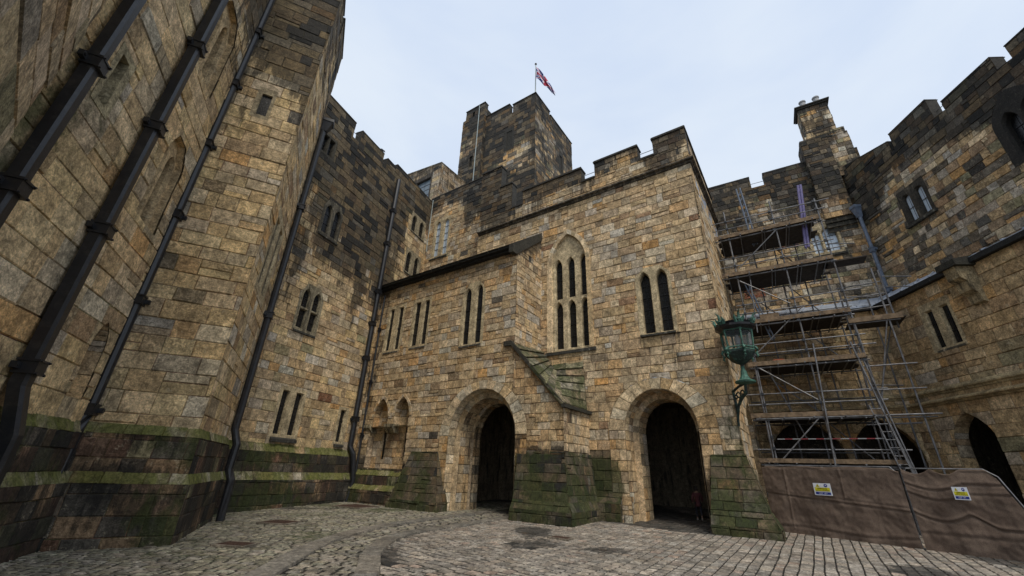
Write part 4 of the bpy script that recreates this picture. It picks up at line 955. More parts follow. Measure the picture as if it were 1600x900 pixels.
# ================================================================== LANTERN
LC = v3(8.80, 15.12, 0)
ln = thing('wall_lantern', 'large green verdigris hexagonal lantern on a scrolled bracket at the gatehouse corner', 'lantern', (LC[0], LC[1], 5))
def hexpt(r, z, k, rot=.3): return LC+v3(r*math.cos(rot+k*math.pi/3), r*math.sin(rot+k*math.pi/3), z)
mb = MB(); mb.lathe(LC, [(.05, 4.86), (.34, 4.90), (.36, 4.96), (.2, 5.02), (.13, 5.16), (.10, 5.34), (.06, 5.42), (.07, 5.5)], 12); mb.build('cup', M['copper'], ln)
mb = MB(); mb.lathe(LC, [(.05, 5.45), (.07, 5.58), (.20, 5.64), (.34, 5.74), (.46, 5.90), (.53, 6.02), (.53, 6.08), (.46, 6.1)], 6, .3); mb.build('bowl', M['bronze'], ln)
mb = MB()
for k in range(6):
    mb.tube([hexpt(.5, 6.08, k), hexpt(.56, 6.9, k)], .035, 6); mb.tube([hexpt(.58, 5.96, k), hexpt(.62, 6.1, k), hexpt(.56, 6.2, k)], .05, 6)
    for z, r in ((6.1, .51), (6.88, .56), (6.2, .52)): mb.tube([hexpt(r, z, k), hexpt(r, z, k+1)], .028, 5)
    mb.tube([hexpt(.55, 5.97, k), hexpt(.60, 5.84, k), hexpt(.55, 5.76, k)], [.05, .04, .01], 5)
mb.build('frame', M['copper'], ln)
mb = MB()
for k in range(6): mb.face([hexpt(.48, 6.12, k), hexpt(.48, 6.12, k+1), hexpt(.54, 6.88, k+1), hexpt(.54, 6.88, k)])
gm, nt, bs, N, Lk = newmat('lantern_glass'); bs.inputs['Base Color'].default_value = (.2, .23, .23, 1); bs.inputs['Roughness'].default_value = .08; bs.inputs['Alpha'].default_value = .22; M['lglass'] = gm
mb.build('glass', M['lglass'], ln)
mb = MB(); mb.lathe(LC, [(.54, 6.88), (.72, 6.98), (.74, 7.06), (.6, 7.1), (.66, 7.18), (.5, 7.22), (.3, 7.3), (.0, 7.34)], 12, .3); mb.build('canopy', M['iron'], ln)
for k in range(6):
    mb = MB(); a = .3+k*math.pi/3
    for da, rr, zz in ((0, .86, 7.52), (.22, .76, 7.36), (-.22, .76, 7.36)):
        p = [LC+v3(.6*math.cos(a+da*.6), .6*math.sin(a+da*.6), 7.08), LC+v3(.68*math.cos(a+da), .68*math.sin(a+da), 7.25), LC+v3(.72*math.cos(a+da), .72*math.sin(a+da), zz-.08), LC+v3(rr*math.cos(a+da), rr*math.sin(a+da), zz)]
        mb.tube(p, [.07, .06, .04, .008], 6)
    q = LC+v3(.66*math.cos(a), .66*math.sin(a), 7.18)
    mb.tube([q, q+v3(0, 0, .12)], [.09, .05], 6)
    mb.build('cresting', M['copper'], ln)
mb = MB(); mb.lathe(LC, [(.05, 6.1), (.05, 6.35), (.09, 6.4), (.1, 6.6), (.05, 6.75)], 8); mb.build('bulb', M['clay'], ln)
CR = F1.W(0, 0, 0)
def scr(t, z): return LC[:2].tolist()+[z] if t == 0 else (LC*(1-t)+CR*t)[:2].tolist()+[z]
mb = MB()
mb.tube([scr(0, 4.9), scr(.5, 4.84), scr(1.0, 4.7)], [.05, .045, .05], 6)
mb.tube([scr(0.05, 4.86), scr(.1, 4.55), scr(.45, 4.42), scr(.75, 4.15), scr(1.0, 3.6)], [.05, .06, .07, .05, .04], 6)
mb.tube([scr(.95, 4.7), scr(.9, 4.2), scr(.98, 3.45)], .05, 6)
for c, r in ((.32, .12), (.62, .14), (.8, .1)):
    pts = []
    for k in range(9):
        a = k*.75; rr = r*(1-k*.07); P = np.array(scr(c, 4.58-.2*(c-.3))); dirv = (CR-LC); dirv[2] = 0; dirv /= np.linalg.norm(dirv)
        pts.append(P+dirv*rr*math.cos(a)+v3(0, 0, rr*math.sin(a)))
    mb.tube(pts, .028, 5)
mb.build('scroll_bracket', M['bronze'], ln)

# ================================================================== SCAFFOLD
sc = thing('scaffold', 'tall tube scaffold with five board platforms in the corner right of the gatehouse', 'scaffolding', SC.W(-3, 0, -1))
rs = random.Random(9)
def T(a, b, r=.036, name='scaffold_tube', mat='tube'):
    mb = MB(); n = 7 if np.linalg.norm(np.array(a)-np.array(b)) > 0 else 7
    mb.tube([a, b], r, n); return mb.build(name, M[mat], sc)
fz = -.15
DB = -2.15
for s, top, lean in ((-.55, 15.4, .0), (-2.62, 15.4, .12), (-4.55, 14.9, .1)):
    T(SC.W(s-lean*.0, fz, 0), SC.W(s+lean*-1.2, top, 0)); T(SC.W(s, fz, DB), SC.W(s, top-.4, DB))
T(SC.W(-5.8, fz, 0), SC.W(-5.85, 10.6, 0)); T(SC.W(-5.8, fz, DB), SC.W(-5.85, 10.2, DB)); T(SC.W(-6.2, 7.9, -.6), SC.W(-6.2, 10.7, -.6))
T(SC.W(-.42, fz, .06), SC.W(-.5, 8.5, .06)); T(SC.W(-4.35, fz, -.2), SC.W(-4.5, 9.8, -.2)); T(SC.W(-4.7, fz, .05), SC.W(-4.62, 10.3, .05))
T(SC.W(-2.45, .9, .35), SC.W(-2.95, 7.4, .1), .036)
LV = [(13.7, -.0, -4.45), (11.4, -.0, -4.5), (8.7, -.45, -4.5), (6.6, -.4, -4.5), (4.25, -.1, -4.45), (2.38, -.1, -4.7)]
for z, s0, s1 in LV:
    for d in (0.05, DB-.05):
        T(SC.W(s0+.15, z-.12, d), SC.W(s1-.25, z-.12+rs.uniform(-.03, .03), d))
        for h in ((.55, 1.02) if z > 3 and d > -1 else (.5,) if z < 3 else (1.0,)):
            T(SC.W(s0+.2, z+h, d), SC.W(s1-.35-rs.random()*.5, z+h+rs.uniform(-.03, .03), d), .028)
    k = 0
    for s in (s0-.15, (s0+s1)/2, s1+.15, s0*.75+s1*.25, s0*.25+s1*.75):
        T(SC.W(s, z-.06, .35), SC.W(s, z-.06, DB-.35), .028)
    mb = MB(); nb = 9
    for i in range(nb):
        d0 = .12-(i+1)*.27+.012; d1 = .12-i*.27; a = rs.uniform(-.15, .1); b = rs.uniform(-.2, .2)
        mb.box(SC, s1-b, s0+a, z-.02, z+.025, d0, d1)
    if z not in (4.25,): pass
    mb.build('platform', M['darkwood'], sc)
    mb = MB(); mb.box(SC, s1-.15, s0+.2, z-.03, z+.17 if z > 3 else z+.14, .10, .14); mb.build('toe_board', M['wood'], sc)
# longer boards and lower right bay
mb = MB(); mb.box(SC, -5.95, -4.3, 11.38, 11.44, -1.1, -.3); mb.build('platform', M['darkwood'], sc); mb = MB(); mb.box(SC, -6.4, -4.45, 8.18, 8.23, -1.2, .1); mb.build('platform', M['darkwood'], sc)
mb = MB(); mb.box(SC, -6.3, -4.45, 8.14, 8.36, .08, .12); mb.build('toe_board', M['wood'], sc)
for z in (8.1, 6.2, 5.2, 4.1): T(SC.W(-4.4, z, 0.05), SC.W(-6.2, z, .05), .028)
for (s0, z0, s1, z1) in ((-.72, 11.77, -2.75, 13.55), (-.53, 7.04, -2.99, 9.26), (-.62, 11.05, -2.51, 9.45), (-.61, 6.5, -2.58, 4.91), (-.8, 2.5, -2.8, 4.5), (-1.1, 11.0, -.9, 8.2)):
    T(SC.W(s0, z0, .07), SC.W(s1, z1, .09), .028)
T(SC.W(-4.5, 4.1, 0), SC.W(-5.75, 8.1, 0.02), .028); T(SC.W(-1.0, 6.5, -.7), SC.W(-1.9, 3.4, -1.0), .04)
for z, s in ((12.2, -4.6), (9.4, -4.6), (5.4, -4.55), (10.1, -6.1), (9.6, -6.1)): T(SC.W(s, z, .1), SC.W(s-1.1, z+.03, -.5), .026)
for z in (10.35, 9.75, 9.15): T(SC.W(-4.6, z, -1.3), SC.W(-6.4, z+.05, -1.3), .028)
T(SC.W(-.1, 4.16, .1), SC.W(-6.35, 4.2, .1)); T(SC.W(-4.3, 4.05, DB), SC.W(-6.2, 4.1, DB)); T(SC.W(-4.28, 7.3, .12), SC.W(-4.95, .9, .5), .036); T(SC.W(-4.48, 7.0, .05), SC.W(-5.1, .9, .2), .032)
for s in (-1.6, -3.6): T(SC.W(s, fz, DB), SC.W(s, 13.9, DB))
for z0, z1, s0, s1, d in ((2.5, 4.1, -4.3, -3.0, DB), (4.4, 6.4, -3.0, -1.0, DB), (8.9, 11.2, -4.3, -2.8, DB), (9.0, 11.3, -2.6, -.7, DB), (11.6, 13.5, -3.9, -2.7, DB), (6.8, 8.6, -4.4, -3.0, DB), (4.5, 8.2, -4.7, -6.1, -1.2)):
    T(SC.W(s0, z0, d+.07), SC.W(s1, z1, d+.07), .03)
for z in (2.2, 4.1, 6.45, 8.55, 11.25, 13.55):
    for s in (-1.1, -2.1, -3.2, -4.0): T(SC.W(s, z, .3), SC.W(s, z, DB-.3), .028)
# couplers
for s in (-.55, -2.65, -4.58):
    for z, a, b in LV:
        for h in (-.12, .55, 1.02):
            if z+h < 15: mb = MB(); mb.box(Pn(SC.W(s, z+h, .04), SC.U, SC.V, SC.N), -.055, .055, -.055, .055, -.06, .07); mb.build('coupler', M['iron'], sc)
def lad(name, label, a, b, w, mat, n, lat=False, r=.03, cat='ladder'):
    a, b = np.array(a, float), np.array(b, float); t = thing(name, label, cat, b if b[2] < a[2] else a); u = SC.U
    for sgn in (-1, 1):
        mb = MB(); mb.tube([a+u*w/2*sgn, b+u*w/2*sgn], r, 7); mb.build('rail', M[mat], t)
    for k in range(n):
        q = a+(b-a)*(k+.5)/n; q2 = a+(b-a)*(k+1.2)/n if lat else q
        mb = MB(); mb.tube([q-u*w/2, q2+u*w/2], r*.65, 6); mb.build('rung', M[mat], t)
    return t
lad('ladder', 'grey metal ladder leaning steeply up the lower right bay of the scaffold', SC.W(-4.42, 4.6, .1), SC.W(-4.86, 1.0, .35), .36, 'tube', 12)
lad('lattice_beam', 'blue-grey ladder beam standing above the top left platform', SC.W(-1.55, 17.3, -.9), SC.W(-1.75, 13.6, -1.2), .2, 'bluegrey', 9, True, .045, 'beam')
lad('lattice_beam', 'purple ladder beam standing at the right end of the top platform', SC.W(-4.30, 16.1, -.3), SC.W(-3.85, 12.4, -.3), .12, 'purple', 12, True, .06, 'beam')
lad('lattice_beam', 'grey-blue lattice beam slanting down beside the left scaffold standards', SC.W(-.9, 11.0, -.4), SC.W(-1.5, 8.0, -.6), .14, 'bluegrey', 8, True, .035, 'beam')
mb = MB(); mb.box(SC, -1.95, -1.15, 8.9, 9.12, -.3, .0); tag(mb.build('timber_block', M['wood']), 'short pale timber block lying on the middle scaffold platform', 'timber')
mb = MB()
for k in range(13):
    s0 = -.75-k*.28; mb.face([SC.W(s0, 3.29, .1), SC.W(s0-.28, 3.29, .1), SC.W(s0-.28, 3.325, .1), SC.W(s0, 3.325, .1)], (.22, .035, .04) if k % 2 else (.28, .28, .28))
tag(mb.build('barrier_tape', M['paint']), 'red and white barrier tape strung along the lower scaffold rail', 'tape')
mb = MB(); mb.box(SC, -1.75, -1.25, 6.64, 6.86, -.6, -.2); mb.box(SC, -1.70, -1.3, 6.86, 6.9, -.56, -.24); tag(mb.build('brick_pile', M['orange']), 'small heap of orange bricks on the scaffold platform behind the lantern', 'bricks')

# ================================================================== HESSIAN SCREENS AND SIGNS
BP = vert((10.06, 17.08), 144.2, (-.8, -.6))
def screen(label, s0, s1, z1, sag, creases, ends, seed):
    t = thing('hessian_screen', label, 'barrier', BP.W((s0+s1)/2, -.1, 0), 'hessian-covered barrier panels')
    nx, nz = 190, 90; mb = MB(); G = []
    for i in range(nx+1):
        row = []
        u = i/nx
        for j in range(nz+1):
            v = j/nz; zt = z1-sag(u); s = s0+(s1-s0)*u; s += ends(u, v); z = -.14+(zt+.14)*v
            d = .05*vn(s*1.2, z*1.1, seed)+.025*vn(s*3.5, z*3, seed)+.03*(1-v)**2*math.sin(s*5.3)
            for (zc, amp, wd, slope) in creases:
                zz = zc+slope(u); x = (z-zz)/wd; amp_ = amp*.6; d += amp_*math.exp(-x*x)*(.6+.6*vn(s*1.7, seed))-amp_*.8*math.exp(-((x+1.3)**2)*2)
            for sv, hv in zip((.62, 2.35), (2.0, .95)):
                if z > 2.1-hv: d += .022*math.exp(-((s-sv-(2.1-z)*-.02)/.03)**2)
            d += .012*vn(s*9, z*7, seed+3)+.03*max(0, vn(s*.9+z*1.6, z*.8-s*.5, seed+5))
            if v > .97: d *= .4
            row.append(BP.W(s, z, d))
        G.append(row)
    for i in range(nx):
        for j in range(nz): mb.face([G[i][j], G[i+1][j], G[i+1][j+1], G[i][j+1]])
    for a in (1,):
        for i in range(nx): mb.face([G[i][nz], G[i+1][nz], G[i+1][nz]-BP.N*.06-v3(0, 0, .25), G[i][nz]-BP.N*.06-v3(0, 0, .25)])
    mb.build('hessian_cloth', M['hess'], t, smooth=True)
    mb = MB(); e = ends
    top = [BP.W(s0+.02+e(0, 0), -.14, -.05), BP.W(s0+.02+e(0, .9), z1-.15, -.05), BP.W(s0+.12+e(0, 1), z1+.01, -.05), BP.W(s1-.2+e(1, 1), z1+.01, -.05), BP.W(s1-.04+e(1, .9), z1-.18, -.05), BP.W(s1-.02+e(1, 0), -.14, -.05)]
    mb.tube(top, .02, 7)
    for k in (.33, .66): mb.tube([BP.W(s0+(s1-s0)*k, -.14, -.05), BP.W(s0+(s1-s0)*k, z1, -.05)], .015, 6)
    mb.build('frame', M['tube'], t); return t
screen('long brown hessian-covered barrier panel beside the gatehouse buttress', -.16, 3.93, 2.14, lambda u: .03*math.sin(u*9)**2+.12*sm(.9, 1, u)**2+.05*sm(.06, 0, u),
       [(1.05, .045, .05, lambda u: .22*(1-u)-.12*u), (1.35, .02, .05, lambda u: -.3*u), (.2, .03, .06, lambda u: .05*math.sin(u*7))], lambda u, v: .0, 3)
screen('right brown hessian barrier panel with sagging top folds and slanted end', 4.0, 5.98, 2.10, lambda u: .14*abs(math.sin(u*math.pi*3))*(1-sm(.55, .75, u))+.22*sm(.88, 1, u)**2,
       [(1.75, .05, .05, lambda u: -.18*math.sin(min(1, u/.6)*math.pi)), (1.5, .035, .05, lambda u: -.2*math.sin(min(1, u/.6)*math.pi)), (.95, .06, .05, lambda u: -.2*math.sin(min(1, u/.5)*math.pi)-.3*sm(.5, .7, u)), (.4, .03, .07, lambda u: .05)], lambda u, v: .12*(1-v)*(1-u)*0+.75*(1-v)*u, 8)
FONT = {'A':'01110100011000111111100011000110001','B':'11110100011000111110100011000111110','C':'01111100001000010000100001000001111','D':'11110100011000110001100011000111110','E':'11111100001000011110100001000011111','F':'11111100001000011110100001000010000','G':'01111100001000010011100011000101111','I':'11111001000010000100001000010011111','K':'10001100101010011000101001001010001','L':'10000100001000010000100001000011111','N':'10001110011010110011100011000110001','O':'01110100011000110001100011000101110','P':'11110100011000111110100001000010000','R':'11110100011000111110101001001010001','S':'01111100001000001110000010000111110','T':'11111001000010000100001000010000100','U':'10001100011000110001100011000101110','W':'10001100011000110101101011010101010','Y':'10001100010101000100001000010000100','H':'10001100011000111111100011000110001','!':'00100001000010000100001000000000100',' ':'0'*35}
def text(mb, pn, s, x0, z0, h, w, d, col):
    """pixel lettering drawn as small raised rectangles; x runs along -U"""
    n = len(s); cw = w/n; px = cw/6; pz = h/7
    for i, chh in enumerate(s):
        g = FONT.get(chh, FONT[' '])
        for r_ in range(7):
            for c_ in range(5):
                if g[r_*5+c_] == '1':
                    a = x0+i*cw+c_*px; z = z0+h-(r_+1)*pz
                    mb.face([pn.W(a, z, d), pn.W(a+px*1.02, z, d), pn.W(a+px*1.02, z+pz*1.02, d), pn.W(a, z+pz*1.02, d)], col)
def sign(label, s0, s1, z0, z1, shear):
    t = thing('warning_sign', label, 'sign', BP.W(s0, z0, .08), 'scaffold warning signs')
    q = Pn(BP.W(s0, z0, .10), BP.U, (0, 0, 1), BP.N); W_, H_ = s1-s0, z1-z0
    mb = MB(); mb.box(q, 0, W_, 0, H_, -.012, 0, (.66, .68, .72)); mb.build('board', M['paint'], t)
    mb = MB(); f = lambda a, b, c, d, col, dd=.003: mb.face([q.W(a*W_, c*H_, dd), q.W(b*W_, c*H_, dd), q.W(b*W_, d*H_, dd), q.W(a*W_, d*H_, dd)], col)
    f(.07, .93, .33, .64, (.62, .56, .02)); f(.07, .93, .07, .27, (.012, .03, .22))
    mb.face([q.W(.14*W_, .68*H_, .003), q.W(.38*W_, .68*H_, .003), q.W(.26*W_, .94*H_, .003)], (.55, .48, .03)); mb.face([q.W(.25*W_, .71*H_, .005), q.W(.27*W_, .71*H_, .005), q.W(.27*W_, .86*H_, .005), q.W(.25*W_, .86*H_, .005)], (.01, .01, .01))
    mb.face([q.W((.72+.1*math.cos(k*.393))*W_, (.81+.14*math.sin(k*.393))*H_, .003) for k in range(16)], (.012, .03, .22))
    mb.face([q.W((.72+.035*math.cos(k*.785))*W_, (.83+.06*math.sin(k*.785))*H_, .005) for k in range(8)], (.6, .6, .65))
    text(mb, q, 'WARNING', .22*W_, .48*H_, .12*H_, .56*W_, .006, (.01, .01, .01)); text(mb, q, 'SCAFFOLD INCOMPLETE', .1*W_, .36*H_, .08*H_, .8*W_, .006, (.01, .01, .01)); text(mb, q, 'KEEP OFF', .25*W_, .11*H_, .12*H_, .5*W_, .006, (.6, .6, .65))
    mb.build('printed_panel', M['paint'], t)
FONT['M'] = '10001110111010110101100011000110001'
sign('white, yellow and blue warning sign on the long hessian panel near the buttress', 1.50, 2.02, 1.22, 1.6, 0)
sign('white, yellow and blue warning sign on the sagging right hessian panel', 5.02, 5.34, 1.30, 1.63, 0)

# ================================================================== GROUND
rg = random.Random(77)
mb = MB()
for i in range(-12, 13):
    for j in range(-12, 13):
        a, b = i*8, j*8; mb.face([(x, y, gz(x, y)-.03) for x, y in ((a, b), (a+8, b), (a+8, b+8), (a, b+8))], (.10, .095, .08), (.2, .15, .5))
g_ = mb.build('ground', M['sett']); g_['kind'] = 'structure'
outer = [(-4.0, 4.0), (-4.3, 6.8), (-4.47, 9.2), (-4.75, 12.6), (-4.2, 15.4), (-2.86, 17.9), (-1.6, 19.6), (-.6, 21.2)]
inner = [(-2.2, 4.0), (-2.4, 7.0), (-2.58, 9.35), (-3.15, 11.8), (-2.95, 14.3), (-1.5, 16.5), (-.4, 18.3), (.6, 20.0)]
def smooth(P, n=10):
    P = [np.array(p, float) for p in P]; out = []
    for i in range(len(P)-1):
        p0 = P[max(0, i-1)]; p1 = P[i]; p2 = P[i+1]; p3 = P[min(len(P)-1, i+2)]
        for k in range(n):
            t = k/n; out.append(.5*((2*p1)+(-p0+p2)*t+(2*p0-5*p1+4*p2-p3)*t*t+(-p0+3*p1-3*p2+p3)*t**3))
    out.append(P[-1]); return out
OS, IS = smooth(outer), smooth(inner)
def xat(P, y):
    for i in range(len(P)-1):
        if (P[i][1]-y)*(P[i+1][1]-y) <= 0 and P[i][1] != P[i+1][1]:
            t = (y-P[i][1])/(P[i+1][1]-P[i][1]); return P[i][0]+(P[i+1][0]-P[i][0])*t
    return P[0][0] if y < P[0][1] else P[-1][0]+(y-P[-1][1])*.6
def gpl(az, seed, rh, wd, filt, reg, wxf, pal, name, hh=.006, mj=.015):
    a = R(az); U = v3(math.sin(a), math.cos(a), 0); U[2] = .01*U[0]+.015*U[1]; V = v3(math.cos(a), -math.sin(a), 0)*-1; V[2] = .01*V[0]+.015*V[1]
    p = Pn((0, 12, gz(0, 12)), U, V, v3(-.01, -.015, 1))
    xs = [((q[0]-0)*math.sin(a)+(q[1]-12)*math.cos(a), -(q[0]*math.cos(a)-(q[1]-12)*math.sin(a))) for q in reg]
    s0, s1 = min(x[0] for x in xs), max(x[0] for x in xs); z0, z1 = min(x[1] for x in xs), max(x[1] for x in xs)
    inv = lambda s, z: (s*math.sin(a)-z*math.cos(a), 12+s*math.cos(a)+z*math.sin(a))
    def ff(s, z):
        x, y = inv(s, z); return filt(x, y)
    def wf(s, z):
        x, y = inv(s, z); return wxf(x, y)
    mb = MB(); masonry(mb, p, [rect(s0, s1, z0, z1)], [], wf, pal, seed, rh=rh, wd=wd, m=mj, md=.014, ch=.01, tl=.006, back=False, ke=2.6, mort=(.016, .015, .012), split=0, wob=.035, filt=ff, hh=hh)
    o = mb.build(name, M['sett']); o['kind'] = 'structure'; return o
SET1 = dict(a=1)
PAL.update(fl=(.165, .15, .125), s1=(.28, .245, .20), s2=(.225, .195, .16), s3=(.33, .29, .235), s4=(.19, .165, .13), s5=(.30, .225, .175), s6=(.21, .195, .135), s7=(.26, .24, .17))
RIGHTP = dict(s1=4, s2=3, s3=2.4, s4=1.2, s5=1.0); LEFTP = dict(s6=3, s7=3, s2=2, s4=1.2, s3=1.0)
def vis(x, y): return y > 5.5 and abs(math.atan2(x, y)) < R(62) and y < 30
def wr(x, y):
    n = vn(x*.5, y*.5, 3); n2 = vn(x*1.4, y*1.4, 5)
    dA = (x-8.67)*-.5764+(y-15.91)*-.8171
    near = .5*sm(1.3, .1, dA) if x < 9 else .1
    return (max(0, .0+1.6*max(0, n-.16)+.5*max(0, n2-.15)+near), max(0, .02+.25*max(0, vn(x*.3, y*.3, 9))))
def wl_(x, y):
    n = vn(x*.6, y*.6, 13); return (max(0, .1+.5*max(0, n)), max(0, .30+.5*vn(x*.4, y*.4, 15)))
w_in = .25; w_out = .28
gpl(35.2, 301, (.22, .27), (.24, .36), lambda x, y: vis(x, y) and x > xat(IS, y)+w_in-.05 and x < 16, [(-4, 5), (16, 5), (16, 27), (-4, 27)], wr, RIGHTP, 'cobbles')
gpl(97, 302, (.15, .19), (.24, .42), lambda x, y: vis(x, y) and x < xat(OS, y)-w_out+.05 and x > -13, [(-13, 5), (-1, 5), (-1, 27), (-13, 27)], wl_, LEFTP, 'cobbles')
gpl(95, 303, (.16, .2), (.26, .40), lambda x, y: vis(x, y) and xat(OS, y)+w_out-.05 < x < xat(IS, y)-w_in+.05, [(-5, 5), (2, 5), (2, 22), (-5, 22)], lambda x, y: (wr(x, y)[0]*.8, .15+.3*max(0, vn(x*.5, y*.5, 4))), dict(s6=2, s7=1, s2=3, s4=2), 'cobbles')
def strip(P, w, name, seed):
    mb = MB(); r_ = random.Random(seed); i = 0; acc = []
    while i < len(P)-2:
        j = min(len(P)-1, i+r_.choice((2, 3, 3, 4)))
        a, b = P[i], P[j]; ta = P[min(i+1, len(P)-1)]-P[max(i-1, 0)]; tb = P[min(j+1, len(P)-1)]-P[max(j-1, 0)]
        na = np.array([ta[1], -ta[0]])/np.linalg.norm(ta); nb_ = np.array([tb[1], -tb[0]])/np.linalg.norm(tb)
        q = [(p[0], p[1]) for p in (a-na*w, a+na*w, b+nb_*w, b-nb_*w)]
        pp = Pn((0, 0, gz(0, 0)+.02), (1, 0, .01), (0, 1, .015), (0, 0, 1))
        emit(mb, pp, q, r_, pick(r_, dict(fl=1)), lambda x, y: (.15+.35*vn(x, y, 2), .05), [], None, .008, .03, .014, .022, (.05, .045, .035)); i = j
    o = mb.build(name, M['sett']); o['kind'] = 'structure'
strip(OS, w_out, 'kerb_strip', 5); strip(IS, w_in, 'kerb_strip', 6)
def cover(label, c, w, l, az, mat='rust', frame=True):
    a = R(az); U = v3(math.sin(a), math.cos(a), 0); V = v3(math.cos(a), -math.sin(a), 0); q = Pn((c[0], c[1], gz(*c)+.02), U, V, (0, 0, 1))
    t = thing('drain_cover', label, 'drain cover', (c[0], c[1], gz(*c)), 'rusty iron covers in the cobbles'); mb = MB()
    mb.box(q, -w/2, w/2, -l/2, l/2, -.03, .018)
    for i in range(int(w/.08)):
        s = -w/2+.04+i*.08; mb.box(q, s, s+.04, -l/2+.05, l/2-.05, .018, .026)
    mb.build('plate', M[mat], t); mb = MB()
    for s0, s1, z0, z1 in ((-w/2-.07, -w/2-.004, -l/2-.07, l/2+.07), (w/2+.004, w/2+.07, -l/2-.07, l/2+.07), (-w/2-.004, w/2+.004, -l/2-.07, -l/2-.004), (-w/2-.004, w/2+.004, l/2+.004, l/2+.07)): mb.box(q, s0, s1, z0, z1, -.03, .022, (.2, .17, .13))
    mb.build('rim', M['sett'], t)
cover('rusty iron cover set in the cobbles closest to the square tower foot', (-6.65, 12.0), .75, .5, 97)
cover('rusty iron cover in the cobbles in front of the range plinth', (-7.6, 16.05), .95, .8, 100)
cover('dark sunken cover in the inner corner before the stair block niches', (-7.0, 22.0), 1.6, 1.3, 120)
cover('small rust-brown cover in the cobbles in front of the central pier', (1.75, 14.2), .55, .35, 125)

# ================================================================== FLAG
fp = thing('flagpole', 'thin pale flagpole at the front corner of the dark flag tower', 'flagpole', KP.W(14.3, 37.9, -.2))
mb = MB(); mb.tube([KP.W(14.25, 37.0, -.15), KP.W(14.25, 42.5, -.15)], .07, 8, r2=.045); mb.build('pole', M['steel'], fp)
mb = MB(); mb.lathe(KP.W(14.25, 42.5, -.15), [(.0, 0), (.11, .05), (.13, .13), (.08, .22), (0, .25)], 8); mb.build('finial', M['darkwood'], fp)
mb = MB(); nu, nv_ = 64, 32
def uj(u, v):
    """flag colours: u 0..1 along the fly (ratio 2), v 0..1"""
    x, y = u*2-1, v-.5; Rd, Wh, Bl = (.36, .03, .06), (.62, .60, .66), (.03, .05, .2)
    if abs(y) < .1 or abs(x) < .1: return Rd
    if abs(y) < .167 or abs(x) < .167: return Wh
    for sg in (1, -1):
        dd = (sg*x*.5-y)/math.hypot(.5, 1)*1.0
        if abs(dd) < .03 and True: return Rd
    for sg in (1, -1):
        if abs((sg*x*.5-y)/math.hypot(.5, 1)) < .09: return Wh
    return Bl
def fpt(u, v):
    # hoist from z 42.1 to 40.3; the cloth droops into folds along the fly
    top = (14.15-2.35*u, 42.0-5.5*u**1.2); wid = 1.75*(1-u)**1.25+.22+.22*math.exp(-((u-.45)/.12)**2)
    s, z = top[0]+.12*wid*(1-v)*.3, top[1]-wid*(1-v)
    d = .22*math.sin(v*9+u*14)*(.3+.9*u)+.3*math.sin(u*7)-.15
    return KP.W(s+.18*(1-v)*u, z, d)
for i in range(nu):
    for j in range(nv_):
        mb.face([fpt(i/nu, j/nv_), fpt((i+1)/nu, j/nv_), fpt((i+1)/nu, (j+1)/nv_), fpt(i/nu, (j+1)/nv_)], uj((i+.5)/nu, (j+.5)/nv_))
tag(mb.build('flag', M['cloth'], smooth=True), 'drooping red, white and blue crossed flag blowing from the pole', 'flag')
# bird on the range parapet
bd = MB(); B0 = WP.W(-2.55, 22.16, -.2); e = WP.U
bd.tube([B0+e*-.26+v3(0, 0, .16), B0+e*-.12+v3(0, 0, .2), B0+v3(0, 0, .24), B0+e*.12+v3(0, 0, .27), B0+e*.2+v3(0, 0, .34), B0+e*.27+v3(0, 0, .37), B0+e*.34+v3(0, 0, .355), B0+e*.4+v3(0, 0, .35)], [.01, .06, .11, .10, .055, .06, .03, .006], 10)
for k in (-.04, .04): bd.tube([B0+WP.N*k+v3(0, 0, .16), B0+WP.N*k], .012, 5)
tag(bd.build('bird', M['iron'], smooth=True), 'small dark bird perched on the merlon of the dark-streaked range', 'bird')

# ================================================================== PERSON (small figure walking away inside the right archway)
def skin(name, pts, edges, rad, mat, parent=None, root=0, sub=2):
    me = bpy.data.meshes.new(name); me.from_pydata([tuple(p) for p in pts], edges, []); o = bpy.data.objects.new(name, me); COL.objects.link(o)
    md = o.modifiers.new('Skin', 'SKIN'); 
    for i, v in enumerate(me.skin_vertices[0].data): v.radius = rad[i] if isinstance(rad[i], tuple) else (rad[i], rad[i]); v.use_root = (i == root)
    ms = o.modifiers.new('Sub', 'SUBSURF'); ms.levels = sub; ms.render_levels = sub; me.materials.append(mat); md.use_smooth_shade = True
    if parent: o.parent = parent
    return o
M['skin'] = flat_mat('skin', (.45, .28, .2), .6, 0, .1, 10, 0); M['coat'] = flat_mat('red_coat', (.11, .035, .04), .85, 0, .25, 12, .3); M['trouser'] = flat_mat('dark_trousers', (.03, .03, .04), .85, 0, .2, 10, .2)
M['shoe'] = flat_mat('pale_shoes', (.6, .58, .55), .6, 0, .1, 10, 0); M['hair'] = flat_mat('dark_hair', (.03, .02, .015), .7, 0, .3, 30, .4)
pc = v3(8.42, 19.9, 0); pc[2] = gz(8.42, 19.9)
pe = thing('person', 'small person in a dull red coat walking away inside the right archway', 'person', pc)
fw = v3(.35, .93, 0); fw /= np.linalg.norm(fw); rt = v3(fw[1], -fw[0], 0); SCL = .72
def pp(x, y, z): return tuple((rt*x+fw*y)*SCL+v3(0, 0, z*SCL))
